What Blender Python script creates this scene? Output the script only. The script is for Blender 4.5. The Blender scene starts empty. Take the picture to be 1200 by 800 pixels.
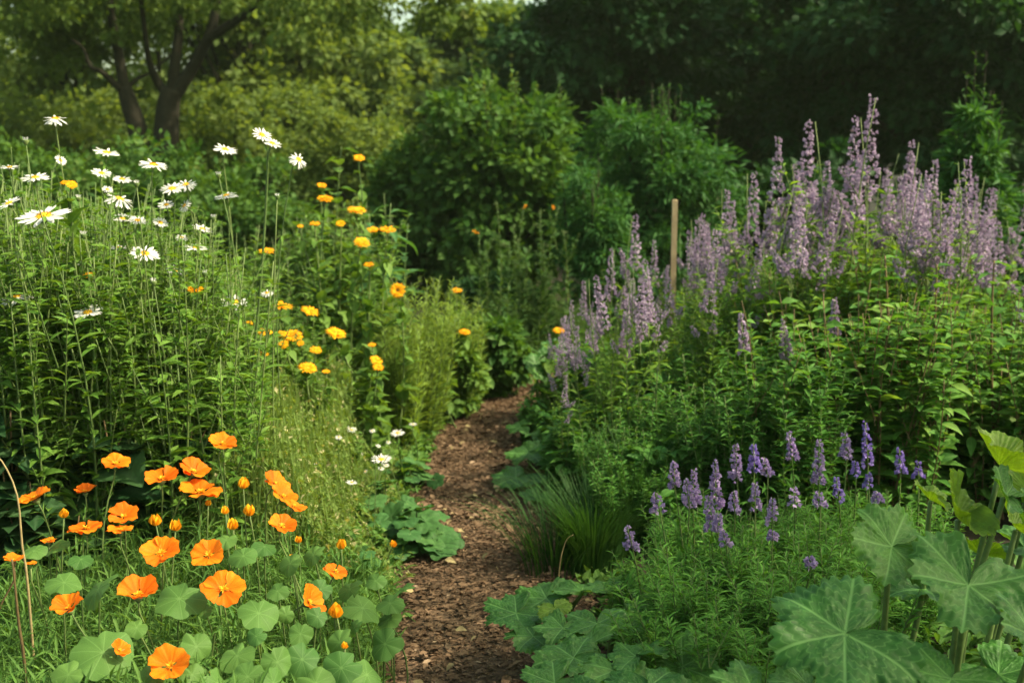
import bpy, math, random
import numpy as np
from mathutils import Vector, Matrix

# ------------------------------------------------------------------ camera, sky, sun, exposure
S = bpy.context.scene
COL = S.collection
LENS, CAMZ, PITCH = 40.0, 1.40, math.radians(9.79)
FPX = LENS / 36.0 * 1200.0
cd = bpy.data.cameras.new("camera"); cam = bpy.data.objects.new("camera", cd); COL.objects.link(cam)
cd.lens = LENS; cd.sensor_width = 36; cd.clip_start = 0.05; cd.clip_end = 900
cam.location = (0, 0, CAMZ); cam.rotation_euler = (math.pi/2 - PITCH, 0, 0)
cd.dof.use_dof = True; cd.dof.focus_distance = 2.6; cd.dof.aperture_fstop = 4.2
S.camera = cam

SUN_DIR = Vector((0.66, -0.12, 0.72)).normalized()          # towards the sun: right, a little behind the scene
elev = math.asin(SUN_DIR.z); azim = math.atan2(SUN_DIR.x, SUN_DIR.y)
W = bpy.data.worlds.new("World"); S.world = W; W.use_nodes = True
nt = W.node_tree; nt.nodes.clear()
sky = nt.nodes.new("ShaderNodeTexSky"); sky.sky_type = 'NISHITA'; sky.sun_disc = False
sky.sun_elevation = elev; sky.sun_rotation = azim; sky.air_density = 1.0; sky.dust_density = 4.0; sky.ozone_density = 0.6
bg = nt.nodes.new("ShaderNodeBackground"); bg.inputs[1].default_value = 0.15
wo = nt.nodes.new("ShaderNodeOutputWorld")
smx = nt.nodes.new("ShaderNodeMix"); smx.data_type='RGBA'; smx.blend_type='MULTIPLY'; smx.inputs[0].default_value=1
nt.links.new(sky.outputs[0], smx.inputs[6]); smx.inputs[7].default_value=(.98,1.0,.74,1); nt.links.new(smx.outputs[2], bg.inputs[0]); nt.links.new(bg.outputs[0], wo.inputs[0])
sl = bpy.data.lights.new("sun", 'SUN'); sl.energy = 3.5; sl.angle = math.radians(0.6); sl.color = (1.0, 0.86, 0.66)
so = bpy.data.objects.new("sun", sl); COL.objects.link(so)
so.rotation_euler = SUN_DIR.to_track_quat('Z', 'Y').to_euler(); so.location = SUN_DIR * 40
S.view_settings.view_transform = 'Standard'; S.view_settings.look = 'None'
S.view_settings.exposure = 1.25; S.view_settings.gamma = 1.0
S.render.engine = 'CYCLES'
cy = S.cycles
cy.max_bounces = 7; cy.diffuse_bounces = 3; cy.glossy_bounces = 2; cy.transmission_bounces = 4; cy.transparent_max_bounces = 4
cy.use_denoising = True; cy.caustics_reflective = False; cy.caustics_refractive = False
cy.sample_clamp_indirect = 4.0

# ------------------------------------------------------------------ helpers
RNG = np.random.default_rng(11)
random.seed(5)
CP, SP = math.cos(PITCH), math.sin(PITCH)
def P(px, py, Y):
    """world point seen at photo position px,py at distance Y in front of the viewer"""
    a = (px - 600) / FPX; b = (400 - py) / FPX
    dy = CP + b*SP; dz = -SP + b*CP
    return np.array((a*Y/dy, Y, CAMZ + dz*Y/dy))
def depr(py): return math.atan((py - 400)/FPX) + PITCH

class Buf:
    """collects many small pieces into one mesh"""
    def __init__(s): s.v=[]; s.q=[]; s.t=[]; s.a=[]; s.n=0
    def raw(s, v, q=None, t=None, a=None):
        v = np.asarray(v, float).reshape(-1,3)
        if q is not None and len(q): s.q.append(np.asarray(q, np.int64)+s.n)
        if t is not None and len(t): s.t.append(np.asarray(t, np.int64)+s.n)
        s.v.append(v); s.a.append(np.zeros((len(v),3)) if a is None else np.asarray(a,float)); s.n += len(v)
    def inst(s, T, M, tint=None):
        v,q,t,uv = T; M = np.asarray(M, float); m = len(M); n = len(v)
        if m == 0: return
        V = np.einsum('mij,nj->mni', M[:,:,:3], v) + M[:,None,:,3]
        if tint is None: tint = RNG.random(m)
        A = np.empty((m,n,3)); A[:,:,:2] = uv[None]; A[:,:,2] = np.asarray(tint)[:,None]
        off = (np.arange(m)*n)[:,None,None]
        Q = (q[None]+off).reshape(-1,4) if len(q) else None
        Tt = (t[None]+off).reshape(-1,3) if len(t) else None
        s.raw(V.reshape(-1,3), Q, Tt, A.reshape(-1,3))
    def tube(s, pts, radii, sides=5, tint=None, cap=True):
        pts = np.asarray(pts, float); n = len(pts); radii = np.broadcast_to(np.asarray(radii,float), (n,))
        d = np.gradient(pts, axis=0); d /= np.linalg.norm(d,axis=1)[:,None]+1e-9
        ref = np.array((0,1,0.)) if abs(d[:,1]).mean() < .8 else np.array((1,0,0.))
        x = np.cross(d, ref); x /= np.linalg.norm(x,axis=1)[:,None]+1e-9
        y = np.cross(d, x)
        th = np.arange(sides)/sides*2*np.pi
        V = pts[:,None,:] + radii[:,None,None]*(np.cos(th)[None,:,None]*x[:,None,:] + np.sin(th)[None,:,None]*y[:,None,:])
        i = np.arange(n-1)[:,None]*sides; j = np.arange(sides)[None,:]; j2 = (j+1)%sides
        q = np.stack([i+j, i+j2, i+sides+j2, i+sides+j], -1).reshape(-1,4)
        V = V.reshape(-1,3); t = None
        if cap:
            V = np.vstack([V, pts[-1:]]); k = (n-1)*sides
            t = np.stack([k+j[0], k+j2[0], np.full(sides, n*sides)], -1)
        a = np.zeros((len(V),3)); a[:,2] = RNG.random() if tint is None else tint
        a[:,1] = np.append(np.repeat(np.linspace(0,1,n), sides), [1.0]*(len(V)-n*sides))
        s.raw(V, q, t, a)
    def mesh(s, name, mat):
        me = bpy.data.meshes.new(name)
        if not s.n: return me
        v = np.vstack(s.v); a = np.vstack(s.a)
        q = np.vstack(s.q) if s.q else np.zeros((0,4),np.int64); t = np.vstack(s.t) if s.t else np.zeros((0,3),np.int64)
        me.vertices.add(len(v)); me.vertices.foreach_set('co', v.astype(np.float32).ravel())
        L = np.concatenate([q.ravel(), t.ravel()]).astype(np.int32)
        me.loops.add(len(L)); me.loops.foreach_set('vertex_index', L)
        me.polygons.add(len(q)+len(t))
        st = np.concatenate([np.arange(len(q))*4, len(q)*4+np.arange(len(t))*3]).astype(np.int32)
        me.polygons.foreach_set('loop_start', st)
        at = me.attributes.new('luv', 'FLOAT_VECTOR', 'POINT'); at.data.foreach_set('vector', a.astype(np.float32).ravel())
        me.update(calc_edges=True)
        me.polygons.foreach_set('use_smooth', np.ones(len(q)+len(t), bool))
        me.materials.append(mat)
        return me

def obj(name, me, parent=None):
    o = bpy.data.objects.new(name, me); COL.objects.link(o)
    if parent is not None: o.parent = parent
    return o
def part(name, buf, mat, parent): return obj(name, buf.mesh(name, mat), parent)
def tag(o, label, cat=None, group=None, kind=None):
    o['label'] = label
    if cat: o['category'] = cat
    if group: o['group'] = group
    if kind: o['kind'] = kind
    return o
def thing(name, label, cat, loc=(0,0,0), rz=0.0, sc=1.0, group=None):
    o = bpy.data.objects.new(name, None); COL.objects.link(o)
    o.location = [float(c) for c in loc]; o.rotation_euler = (0,0,rz); o.scale = (sc,sc,sc)
    o.empty_display_size = .05
    return tag(o, label, cat, group)
def dup(root, loc, rz, sc, label, group=None, tilt=(0,0)):
    r = root.copy(); COL.objects.link(r)
    r.location = [float(c) for c in loc]; r.rotation_euler = (tilt[0], tilt[1], rz)
    r.scale = (sc,sc,sc) if np.isscalar(sc) else sc
    r['label'] = label
    if group: r['group'] = group
    elif 'group' in r: del r['group']
    for ch in list(root.children):
        c = ch.copy(); COL.objects.link(c); c.parent = r
        for g in list(ch.children):
            d = g.copy(); COL.objects.link(d); d.parent = c
    return r

def norm(a): return a/(np.linalg.norm(a,axis=-1,keepdims=True)+1e-9)
def frames(p, d, up, s, roll=None):
    """orientation matrices: local +Y along d, local +Z towards up"""
    p = np.asarray(p,float).reshape(-1,3); m = len(p)
    d = norm(np.broadcast_to(np.asarray(d,float),(m,3))); up = np.broadcast_to(np.asarray(up,float),(m,3))
    x = np.cross(d, up); bad = np.linalg.norm(x,axis=1) < 1e-3
    if bad.any(): x = x.copy(); x[bad] = np.cross(d[bad], np.array((0.3,1,0.2)))
    x = norm(x); z = np.cross(x, d)
    if roll is not None:
        c = np.cos(roll)[:,None]; sn = np.sin(roll)[:,None]; x, z = x*c+z*sn, z*c-x*sn
    s = np.broadcast_to(np.asarray(s,float), (m,3)) if np.ndim(s)==2 else np.repeat(np.broadcast_to(np.asarray(s,float),(m,))[:,None],3,1)
    return np.stack([x*s[:,0:1], d*s[:,1:2], z*s[:,2:3], p], -1)
def rdir(n, zb=0.0):
    d = RNG.normal(size=(n,3)); d[:,2] += zb; return norm(d)
def curve(p0, p1, bend=(0,0,0), n=8):
    t = np.linspace(0,1,n)[:,None]; p0=np.asarray(p0,float); p1=np.asarray(p1,float)
    return p0*(1-t)+p1*t+np.asarray(bend,float)*(4*t*(1-t))
def smooth(pts, n):
    """Catmull-Rom through the points"""
    pts = np.asarray(pts,float); k = len(pts)
    e = np.vstack([2*pts[0]-pts[1], pts, 2*pts[-1]-pts[-2]])
    out = []
    for t in np.linspace(0, k-1-1e-6, n):
        i = int(t); f = t-i; a,b,c,d = e[i:i+4]
        out.append(.5*((2*b)+(-a+c)*f+(2*a-5*b+4*c-d)*f*f+(-a+3*b-3*c+d)*f**3))
    return np.array(out)

# leaf shapes -------------------------------------------------------
def leafT(wr=.35, rows=4, fold=.25, droop=.2, peak=.45, wave=0.0, cols=3, tip=1.0):
    v=[];uv=[];q=[]
    us = np.linspace(-1,1,cols)
    for i in range(rows+1):
        t = i/rows
        e = math.log(.5)/math.log(peak)
        w = wr*max(0.0, math.sin(math.pi*min(1,t**e)))**tip
        if i == 0: w = wr*.06
        if i == rows: w = wr*.02
        for u in us:
            x = u*w; z = fold*abs(x) - droop*t*t + wave*math.sin(7*t+2*u)*w
            v.append((x, t*(1-.15*droop*t), z)); uv.append((u, t))
    for i in range(rows):
        for j in range(cols-1):
            k = i*cols+j; q.append((k,k+1,k+1+cols,k+cols))
    return np.array(v), np.array(q), np.zeros((0,3),int), np.array(uv)
def discT(n=10, rings=3, f=lambda r,a: 0.0, rad=lambda a: 1.0):
    v=[(0,0,f(0,0))]; uv=[(0,0)]; q=[]; t=[]
    for i in range(1,rings+1):
        r = i/rings
        for j in range(n):
            a = 2*math.pi*j/n; R = rad(a)*r
            v.append((R*math.sin(a), R*math.cos(a), f(r,a))); uv.append((r, j/n))
    for j in range(n): t.append((0, 1+(j+1)%n, 1+j))
    for i in range(rings-1):
        for j in range(n):
            a=1+i*n+j; b=1+i*n+(j+1)%n; q.append((a,b,b+n,a+n))
    return np.array(v,float), np.array(q).reshape(-1,4).astype(int), np.array(t), np.array(uv,float)

LEAF_FAR = leafT(.32, 2, .3, .15)
LEAF_OVATE = leafT(.30, 5, .35, .30, .40, .12)
LEAF_LANCE = leafT(.13, 4, .5, .30, .42, .05)
LEAF_FINE = leafT(.055, 2, .6, .20, .5)
BLADE = leafT(.022, 6, .4, .0, .3)
LEAF_BROAD = leafT(.46, 6, .22, .35, .38, .14, 5)
PETAL_DAISY = leafT(.125, 4, -.25, .10, .62, .04, 3, .55)
PETAL_MARI = leafT(.14, 3, -.2, .12, .62, .03, 3, .5)
# ------------------------------------------------------------------ materials
def rgb(c): return (c[0], c[1], c[2], 1)
def leaf_mat(name, c1, c2, trans=.35, rough=.6, spec=.16, vein=.25, tcol=(1.5,1.35,.45), bump=0.0, rad=False, c3=None, streak=False):
    m = bpy.data.materials.new(name); m.use_nodes = True; n = m.node_tree; n.nodes.clear(); L = n.links.new
    at = n.nodes.new("ShaderNodeAttribute"); at.attribute_name = 'luv'
    sp = n.nodes.new("ShaderNodeSeparateXYZ"); L(at.outputs['Vector'], sp.inputs[0])
    ramp = n.nodes.new("ShaderNodeValToRGB"); L(sp.outputs[2], ramp.inputs[0])
    ramp.color_ramp.elements[0].color = rgb(c1); ramp.color_ramp.elements[1].color = rgb(c2)
    if c3:
        ramp.color_ramp.elements[1].position = .93; e = ramp.color_ramp.elements.new(1.0); e.color = rgb(c3)
    col = ramp.outputs[0]
    tc = n.nodes.new("ShaderNodeTexCoord"); nz = n.nodes.new("ShaderNodeTexNoise"); nz.inputs['Scale'].default_value = 55; nz.inputs['Detail'].default_value = 3
    L(tc.outputs['Object'], nz.inputs['Vector'])
    mp = n.nodes.new("ShaderNodeMapRange"); L(nz.outputs[0], mp.inputs[0]); mp.inputs[1].default_value=.3; mp.inputs[2].default_value=.7
    mp.inputs[3].default_value=.78; mp.inputs[4].default_value=1.2
    mm = n.nodes.new("ShaderNodeMix"); mm.data_type='RGBA'; mm.blend_type='MULTIPLY'; mm.inputs[0].default_value=1
    cb = n.nodes.new("ShaderNodeCombineXYZ")
    for i in range(3): L(mp.outputs[0], cb.inputs[i])
    L(col, mm.inputs[6]); L(cb.outputs[0], mm.inputs[7]); col = mm.outputs[2]
    if streak:      # fine darker lines running up the petal and a deeper coloured base
        uu = n.nodes.new("ShaderNodeMath"); uu.operation='MULTIPLY'; L(sp.outputs[0], uu.inputs[0]); uu.inputs[1].default_value = 9
        vv = n.nodes.new("ShaderNodeMath"); vv.operation='MULTIPLY'; L(sp.outputs[1], vv.inputs[0]); vv.inputs[1].default_value = 1.2
        cx = n.nodes.new("ShaderNodeCombineXYZ"); L(uu.outputs[0], cx.inputs[0]); L(vv.outputs[0], cx.inputs[1]); L(sp.outputs[2], cx.inputs[2])
        n2 = n.nodes.new("ShaderNodeTexNoise"); n2.inputs['Scale'].default_value = 2.2; n2.inputs['Detail'].default_value = 3; L(cx.outputs[0], n2.inputs['Vector'])
        m2 = n.nodes.new("ShaderNodeMapRange"); L(n2.outputs[0], m2.inputs[0]); m2.inputs[1].default_value=.35; m2.inputs[2].default_value=.62; m2.inputs[3].default_value=.38; m2.inputs[4].default_value=0
        m3 = n.nodes.new("ShaderNodeMapRange"); L(sp.outputs[1], m3.inputs[0]); m3.inputs[1].default_value=.05; m3.inputs[2].default_value=.75; m3.inputs[3].default_value=.6; m3.inputs[4].default_value=.0
        ad = n.nodes.new("ShaderNodeMath"); ad.use_clamp=True; L(m2.outputs[0], ad.inputs[0]); L(m3.outputs[0], ad.inputs[1])
        sm = n.nodes.new("ShaderNodeMix"); sm.data_type='RGBA'; L(ad.outputs[0], sm.inputs[0]); L(col, sm.inputs[6]); sm.inputs[7].default_value=(.62,.095,.003,1); col = sm.outputs[2]
    vfac = None
    if vein > 0:
        if rad:      # veins run out from the middle of a round leaf: luv = (radius, turn)
            a = n.nodes.new("ShaderNodeMath"); a.operation='MULTIPLY'; L(sp.outputs[1], a.inputs[0]); a.inputs[1].default_value = rad
            f = n.nodes.new("ShaderNodeMath"); f.operation='PINGPONG'; L(a.outputs[0], f.inputs[0]); f.inputs[1].default_value=.5
            g = n.nodes.new("ShaderNodeMath"); g.operation='MULTIPLY'; L(f.outputs[0], g.inputs[0]); L(sp.outputs[0], g.inputs[1])
            vr = n.nodes.new("ShaderNodeMapRange"); L(g.outputs[0], vr.inputs[0]); vr.inputs[1].default_value=0.008; vr.inputs[2].default_value=.024
        else:
            g = n.nodes.new("ShaderNodeMath"); g.operation='ABSOLUTE'; L(sp.outputs[0], g.inputs[0])
            vr = n.nodes.new("ShaderNodeMapRange"); L(g.outputs[0], vr.inputs[0]); vr.inputs[1].default_value=0.03; vr.inputs[2].default_value=.25
        vr.inputs[3].default_value = vein; vr.inputs[4].default_value = 0
        if rad and bump:      # side veins branching off the main ones
            h1 = n.nodes.new("ShaderNodeMath"); h1.operation='MULTIPLY_ADD'; L(f.outputs[0], h1.inputs[0]); h1.inputs[1].default_value=-5.2
            h0 = n.nodes.new("ShaderNodeMath"); h0.operation='MULTIPLY'; L(sp.outputs[0], h0.inputs[0]); h0.inputs[1].default_value=6.5; L(h0.outputs[0], h1.inputs[2])
            h2 = n.nodes.new("ShaderNodeMath"); h2.operation='PINGPONG'; L(h1.outputs[0], h2.inputs[0]); h2.inputs[1].default_value=.5
            h3 = n.nodes.new("ShaderNodeMapRange"); L(h2.outputs[0], h3.inputs[0]); h3.inputs[1].default_value=.03; h3.inputs[2].default_value=.10; h3.inputs[3].default_value=vein*.55; h3.inputs[4].default_value=0
            mxv = n.nodes.new("ShaderNodeMath"); mxv.operation='MAXIMUM'; L(vr.outputs[0], mxv.inputs[0]); L(h3.outputs[0], mxv.inputs[1]); vr = mxv
        vm = n.nodes.new("ShaderNodeMix"); vm.data_type='RGBA'; L(vr.outputs[0], vm.inputs[0]); L(col, vm.inputs[6])
        vm.inputs[7].default_value = rgb([min(1,x*1.6+.05) for x in c2]); col = vm.outputs[2]; vfac = vr.outputs[0]
    pr = n.nodes.new("ShaderNodeBsdfPrincipled"); L(col, pr.inputs['Base Color'])
    pr.inputs['Roughness'].default_value = rough; pr.inputs['Specular IOR Level'].default_value = spec
    if bump:
        bn = n.nodes.new("ShaderNodeBump"); bn.inputs['Strength'].default_value = bump; bn.inputs['Distance'].default_value=.01
        L(nz.outputs[0], bn.inputs['Height']); L(bn.outputs[0], pr.inputs['Normal'])
    out = n.nodes.new("ShaderNodeOutputMaterial")
    if trans > 0:
        tb = n.nodes.new("ShaderNodeBsdfTranslucent")
        tm = n.nodes.new("ShaderNodeMix"); tm.data_type='RGBA'; tm.blend_type='MULTIPLY'; tm.inputs[0].default_value=1; tm.clamp_result = False
        L(col, tm.inputs[6]); tm.inputs[7].default_value = rgb(tcol); L(tm.outputs[2], tb.inputs[0])
        mx = n.nodes.new("ShaderNodeMixShader"); mx.inputs[0].default_value = trans
        L(pr.outputs[0], mx.inputs[1]); L(tb.outputs[0], mx.inputs[2]); L(mx.outputs[0], out.inputs[0])
    else: L(pr.outputs[0], out.inputs[0])
    return m
def noise_mat(name, c1, c2, scale=8, rough=.9, detail=6, bump=.5, c3=None, dist=.02):
    m = bpy.data.materials.new(name); m.use_nodes = True; n = m.node_tree; L = n.links.new
    pr = n.nodes['Principled BSDF']; tc = n.nodes.new("ShaderNodeTexCoord")
    nz = n.nodes.new("ShaderNodeTexNoise"); nz.inputs['Scale'].default_value=scale; nz.inputs['Detail'].default_value=detail; nz.inputs['Roughness'].default_value=.7
    L(tc.outputs['Object'], nz.inputs['Vector'])
    r = n.nodes.new("ShaderNodeValToRGB"); L(nz.outputs[0], r.inputs[0])
    r.color_ramp.elements[0].position=.3; r.color_ramp.elements[1].position=.7
    r.color_ramp.elements[0].color=rgb(c1); r.color_ramp.elements[1].color=rgb(c2)
    if c3: e=r.color_ramp.elements.new(.5); e.color=rgb(c3)
    L(r.outputs[0], pr.inputs['Base Color']); pr.inputs['Roughness'].default_value=rough; pr.inputs['Specular IOR Level'].default_value=.2
    bn = n.nodes.new("ShaderNodeBump"); bn.inputs['Strength'].default_value=bump; bn.inputs['Distance'].default_value=dist
    L(nz.outputs[0], bn.inputs['Height']); L(bn.outputs[0], pr.inputs['Normal'])
    return m

M = dict(
  soil=noise_mat('soil', (.012,.009,.005), (.028,.021,.012), 9, c3=(.016,.015,.007)),
  mulch=noise_mat('mulch', (.085,.055,.03), (.15,.10,.06), 40, bump=.9),
  chip=leaf_mat('bark_chip', (0.085, 0.052, 0.028), (0.2, 0.13, 0.075), 0, .85, .15, 0, c3=(.28,.20,.125)),
  bark=noise_mat('bark', (.012,.011,.006), (.034,.030,.018), 9, bump=.8),
  stake=noise_mat('stake_wood', (.27,.20,.11), (.40,.31,.18), 20, bump=.2),
  stem=leaf_mat('green_stem', (.07,.12,.03), (.13,.18,.05), 0, .6, .3, 0),
  drystem=leaf_mat('dry_stem', (.20,.15,.07), (.30,.24,.11), 0, .7, .2, 0),
  redstem=leaf_mat('brown_stem', (.10,.07,.03), (.16,.11,.05), 0, .6, .2, 0),
  daisyleaf=leaf_mat('daisy_leaf', (0.06, 0.15, 0.018), (0.13, 0.24, 0.035), .35),
  poppyleaf=leaf_mat('poppy_leaf', (.05,.135,.022), (.11,.215,.04), .35),
  nast=leaf_mat('round_leaf', (.05,.13,.025), (.10,.20,.04), .3, .6, .2, .30, rad=1),
  mari=leaf_mat('marigold_leaf', (0.06, 0.14, 0.02), (0.13, 0.23, 0.04), .35),
  grass=leaf_mat('grass_blade', (.09,.16,.025), (.18,.26,.06), .42, c3=(.38,.36,.18)),
  darkgrass=leaf_mat('dark_grass', (.018,.065,.012), (.04,.11,.02), .35),
  tarr=leaf_mat('feathery_leaf', (0.11, 0.2, 0.028), (0.22, 0.33, 0.06), .4),
  salvleaf=leaf_mat('salvia_leaf', (0.07, 0.17, 0.02), (0.15, 0.27, 0.035), .42),
  frontleaf=leaf_mat('front_salvia_leaf', (0.05, 0.16, 0.018), (0.09, 0.23, 0.03), .35),
  featherdk=leaf_mat('dark_feather_leaf', (0.035, 0.13, 0.02), (0.08, 0.2, 0.03), .35),
  broad=leaf_mat('broad_leaf', (0.045, 0.14, 0.02), (0.1, 0.23, 0.035), .38, c3=(.15,.27,.05)),
  mallow=leaf_mat('mallow_leaf', (.04,.12,.03), (.075,.175,.045), .3, .6, .2),
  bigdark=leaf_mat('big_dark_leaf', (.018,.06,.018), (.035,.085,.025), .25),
  squash=leaf_mat('squash_leaf', (0.035, 0.125, 0.018), (0.075, 0.19, 0.03), .32, .48, .30, .6, rad=1, bump=.12, tcol=(2.2,1.7,.3)),
  squashyoung=leaf_mat('young_squash_leaf', (.14,.25,.02), (.18,.29,.03), .48, .5, .4, .3, rad=1, bump=.25, tcol=(1.35,1.3,.25)),
  hairy=leaf_mat('squash_stalk', (.09,.15,.04), (.12,.18,.05), 0, .6, .3, 0),
  white=leaf_mat('white_petal', (.58,.59,.56), (.70,.70,.66), .25, .6, .2, 0, (1,1,.95)),
  yellow=leaf_mat('yellow_disc', (.62,.34,.015), (.75,.45,.03), 0, .8, .1, 0),
  orange=leaf_mat('poppy_petal', (.74,.135,.004), (.88,.27,.010), .35, .6, .12, 0, (1.1,1.0,.7), streak=True),
  orangeD=leaf_mat('marigold_petal', (.80,.33,.006), (.86,.46,.012), .3, .6, .1, 0, (1.1,1.0,.7)),
  bud=leaf_mat('bud_petal', (.80,.33,.01), (.85,.45,.02), .25, .5, .2, 0, (1.1,1,.7)),
  brownc=leaf_mat('brown_disc', (.20,.09,.012), (.33,.15,.015), 0, .8, .1, 0),
  mauve=leaf_mat('mauve_floret', (0.29, 0.225, 0.32), (0.49, 0.41, 0.515), .3, .6, .2, 0, (1.1,.95,1.1), c3=(.20,.16,.12)),
  violet=leaf_mat('violet_floret', (0.28, 0.2, 0.39), (0.48, 0.38, 0.56), .3, .6, .2, 0, (1.1,.95,1.2), c3=(.36,.22,.30)),
  blue=leaf_mat('blue_floret', (.20,.14,.42), (.32,.25,.54), .3, .6, .2, 0, (1.1,.95,1.2)),
  bgyellow=leaf_mat('sunny_leaf', (0.085, 0.15, 0.03), (0.18, 0.25, 0.065), .5, vein=0),
  bggreen=leaf_mat('shrub_leaf', (0.03, 0.095, 0.016), (0.085, 0.17, 0.03), .36, c3=(.17,.22,.05), vein=0),
  bgmid=leaf_mat('mid_tree_leaf', (.06,.12,.035), (.11,.18,.05), .45, vein=0),
  bgfeather=leaf_mat('shrub_feather_leaf', (0.02, 0.085, 0.018), (0.055, 0.15, 0.03), .34, vein=0),
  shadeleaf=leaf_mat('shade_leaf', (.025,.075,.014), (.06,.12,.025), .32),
  bgdark=leaf_mat('dark_tree_leaf', (0.01, 0.042, 0.011), (0.024, 0.075, 0.017), .3, vein=0, c3=(.12,.14,.03)),
  treeleaf=leaf_mat('orchard_leaf', (0.05, 0.1, 0.015), (0.12, 0.19, 0.03), .42, vein=0, c3=(.22,.23,.06)),
  lawn=noise_mat('lawn', (.025,.05,.012), (.06,.09,.025), 3),
)

# ------------------------------------------------------------------ ground and path
def ground():
    xs = np.concatenate([-np.geomspace(300,6,14), np.linspace(-5.5,5.5,60), np.geomspace(6,300,14)])
    ys = np.concatenate([-np.geomspace(60,1,8), np.linspace(0,12,70), np.geomspace(12.5,500,20)])
    X,Y = np.meshgrid(xs,ys)
    pw = np.clip((np.abs(X-np.interp(Y,PYs,PXs))-.3)/.5,0,1)*(Y<9)
    Z = .05*pw*(1+.4*np.sin(3.1*X+1.7*Y)+.3*np.sin(7*X-4*Y)) + .3*np.clip((Y-18)/60,0,1)*0
    v = np.stack([X,Y,Z],-1).reshape(-1,3); w=len(xs)
    i,j = np.meshgrid(np.arange(len(ys)-1), np.arange(w-1), indexing='ij'); k=(i*w+j).ravel()
    b = Buf(); b.raw(v, np.stack([k,k+1,k+w+1,k+w],-1))
    tag(obj('ground', b.mesh('ground', M['soil'])), 'dark soil of the garden beds and ground beyond', kind='structure')
PYs=[-3,0,2.8,4.2,5.2,6.0,6.5,7.2,8.0,9]; PXs=[-.05,-.05,-.04,-.11,-.15,-.04,.12,.5,1.2,2.2]
PWs=[.34,.34,.34,.30,.25,.24,.23,.23,.23,.23]
ground()
def path():
    ys = np.linspace(-2,8.6,90); b = Buf(); v=[]
    cols = np.linspace(-1,1,9)
    for y in ys:
        for c in cols:
            v.append((np.interp(y,PYs,PXs)+c*(np.interp(y,PYs,PWs)+.03*math.sin(5*y+c)), y, .006+.012*(1-c*c)+.004*math.sin(9*y+5*c)))
    k = np.array([i*9+j for i in range(89) for j in range(8)])
    b.raw(v, np.stack([k,k+1,k+10,k+9],-1))
    tag(obj('path', b.mesh('path', M['mulch'])), 'narrow brown bark mulch path winding between the flower beds', kind='structure')
    # loose chips
    n = 46000
    y = 1.2+RNG.random(n)**1.0*6.2; c = RNG.uniform(-1.1,1.1,n)
    x = np.interp(y,PYs,PXs)+c*np.interp(y,PYs,PWs); z = .010+.012*np.clip(1-c*c,0,1)+RNG.random(n)*.012
    d = np.stack([RNG.normal(size=n)*1.6, RNG.normal(size=n)*.8, RNG.normal(size=n)*.16],-1)
    up = np.stack([RNG.normal(size=n)*.3, RNG.normal(size=n)*.3, np.ones(n)],-1)
    ln = RNG.gamma(2.2,.0055,n)+.004
    T = leafT(.5,3,.15,.08,.5,.15,3,.4)
    sc = np.stack([ln*RNG.uniform(.25,.55,n), ln, ln*.8],-1)
    cb = Buf(); cb.inst(T, frames(np.stack([x,y,z],-1), d, up, sc), RNG.random(n)**1.4)
    tag(obj('bark_mulch', cb.mesh('bark_mulch', M['chip'])), 'loose shredded bark chips scattered over the path', kind='stuff')
path()

# ------------------------------------------------------------------ background trees and shrubs
def crown(buf, c, r, nclump, per, leaf, T=LEAF_FAR, droop=.3, clump=.22, shell=.45, floor=None, tintk=1.0):
    c = np.array(c,float); r = np.array(r,float)
    d = rdir(nclump, .15)
    lump = 1+.26*np.sin(3*d[:,0]+2*d[:,1]+5*d[:,2]+c[0]*3)+.16*np.sin(7*d[:,0]-5*d[:,2]+c[1]*5+2)+.10*RNG.normal(size=nclump)
    rad = (shell+(1-shell)*RNG.random(nclump)**.6)*lump
    cc = c+d*rad[:,None]*r
    cr = clump*r.mean()*RNG.uniform(.6,1.4,nclump)
    ctint = RNG.random(nclump)
    off = RNG.normal(size=(nclump,per,3))*np.array((1,1,.6))*.55
    p = (cc[:,None]+off*cr[:,None,None]).reshape(-1,3)
    dd = norm(norm(off.reshape(-1,3))+.6*np.repeat(d,per,0)+np.array((0,0,-droop))+.5*RNG.normal(size=(nclump*per,3)))
    up = norm(np.array((0,0,1.0))+.7*RNG.normal(size=p.shape))
    s = leaf*RNG.uniform(.6,1.3,len(p))
    ti = np.clip(.55*np.repeat(ctint,per)+.45*RNG.random(len(p)),0,1)*tintk
    if floor is not None:
        k = p[:,2]>floor; p,dd,up,s,ti = p[k],dd[k],up[k],s[k],ti[k]
    buf.inst(T, frames(p,dd,up,s), ti)
    return cc

def limbs(base, cc, n, r0, buf, sides=6):
    base=np.asarray(base,float)
    for i in RNG.choice(len(cc), min(n,len(cc)), replace=False):
        q = cc[i]; mid = base*.5+q*.5+np.array((0,0,.1*abs(q[2]-base[2])))
        buf.tube(smooth([base,mid*.6+np.array((base[0],base[1],mid[2]))*.4,q],8), np.linspace(r0,r0*.2,8), sides)

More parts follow.
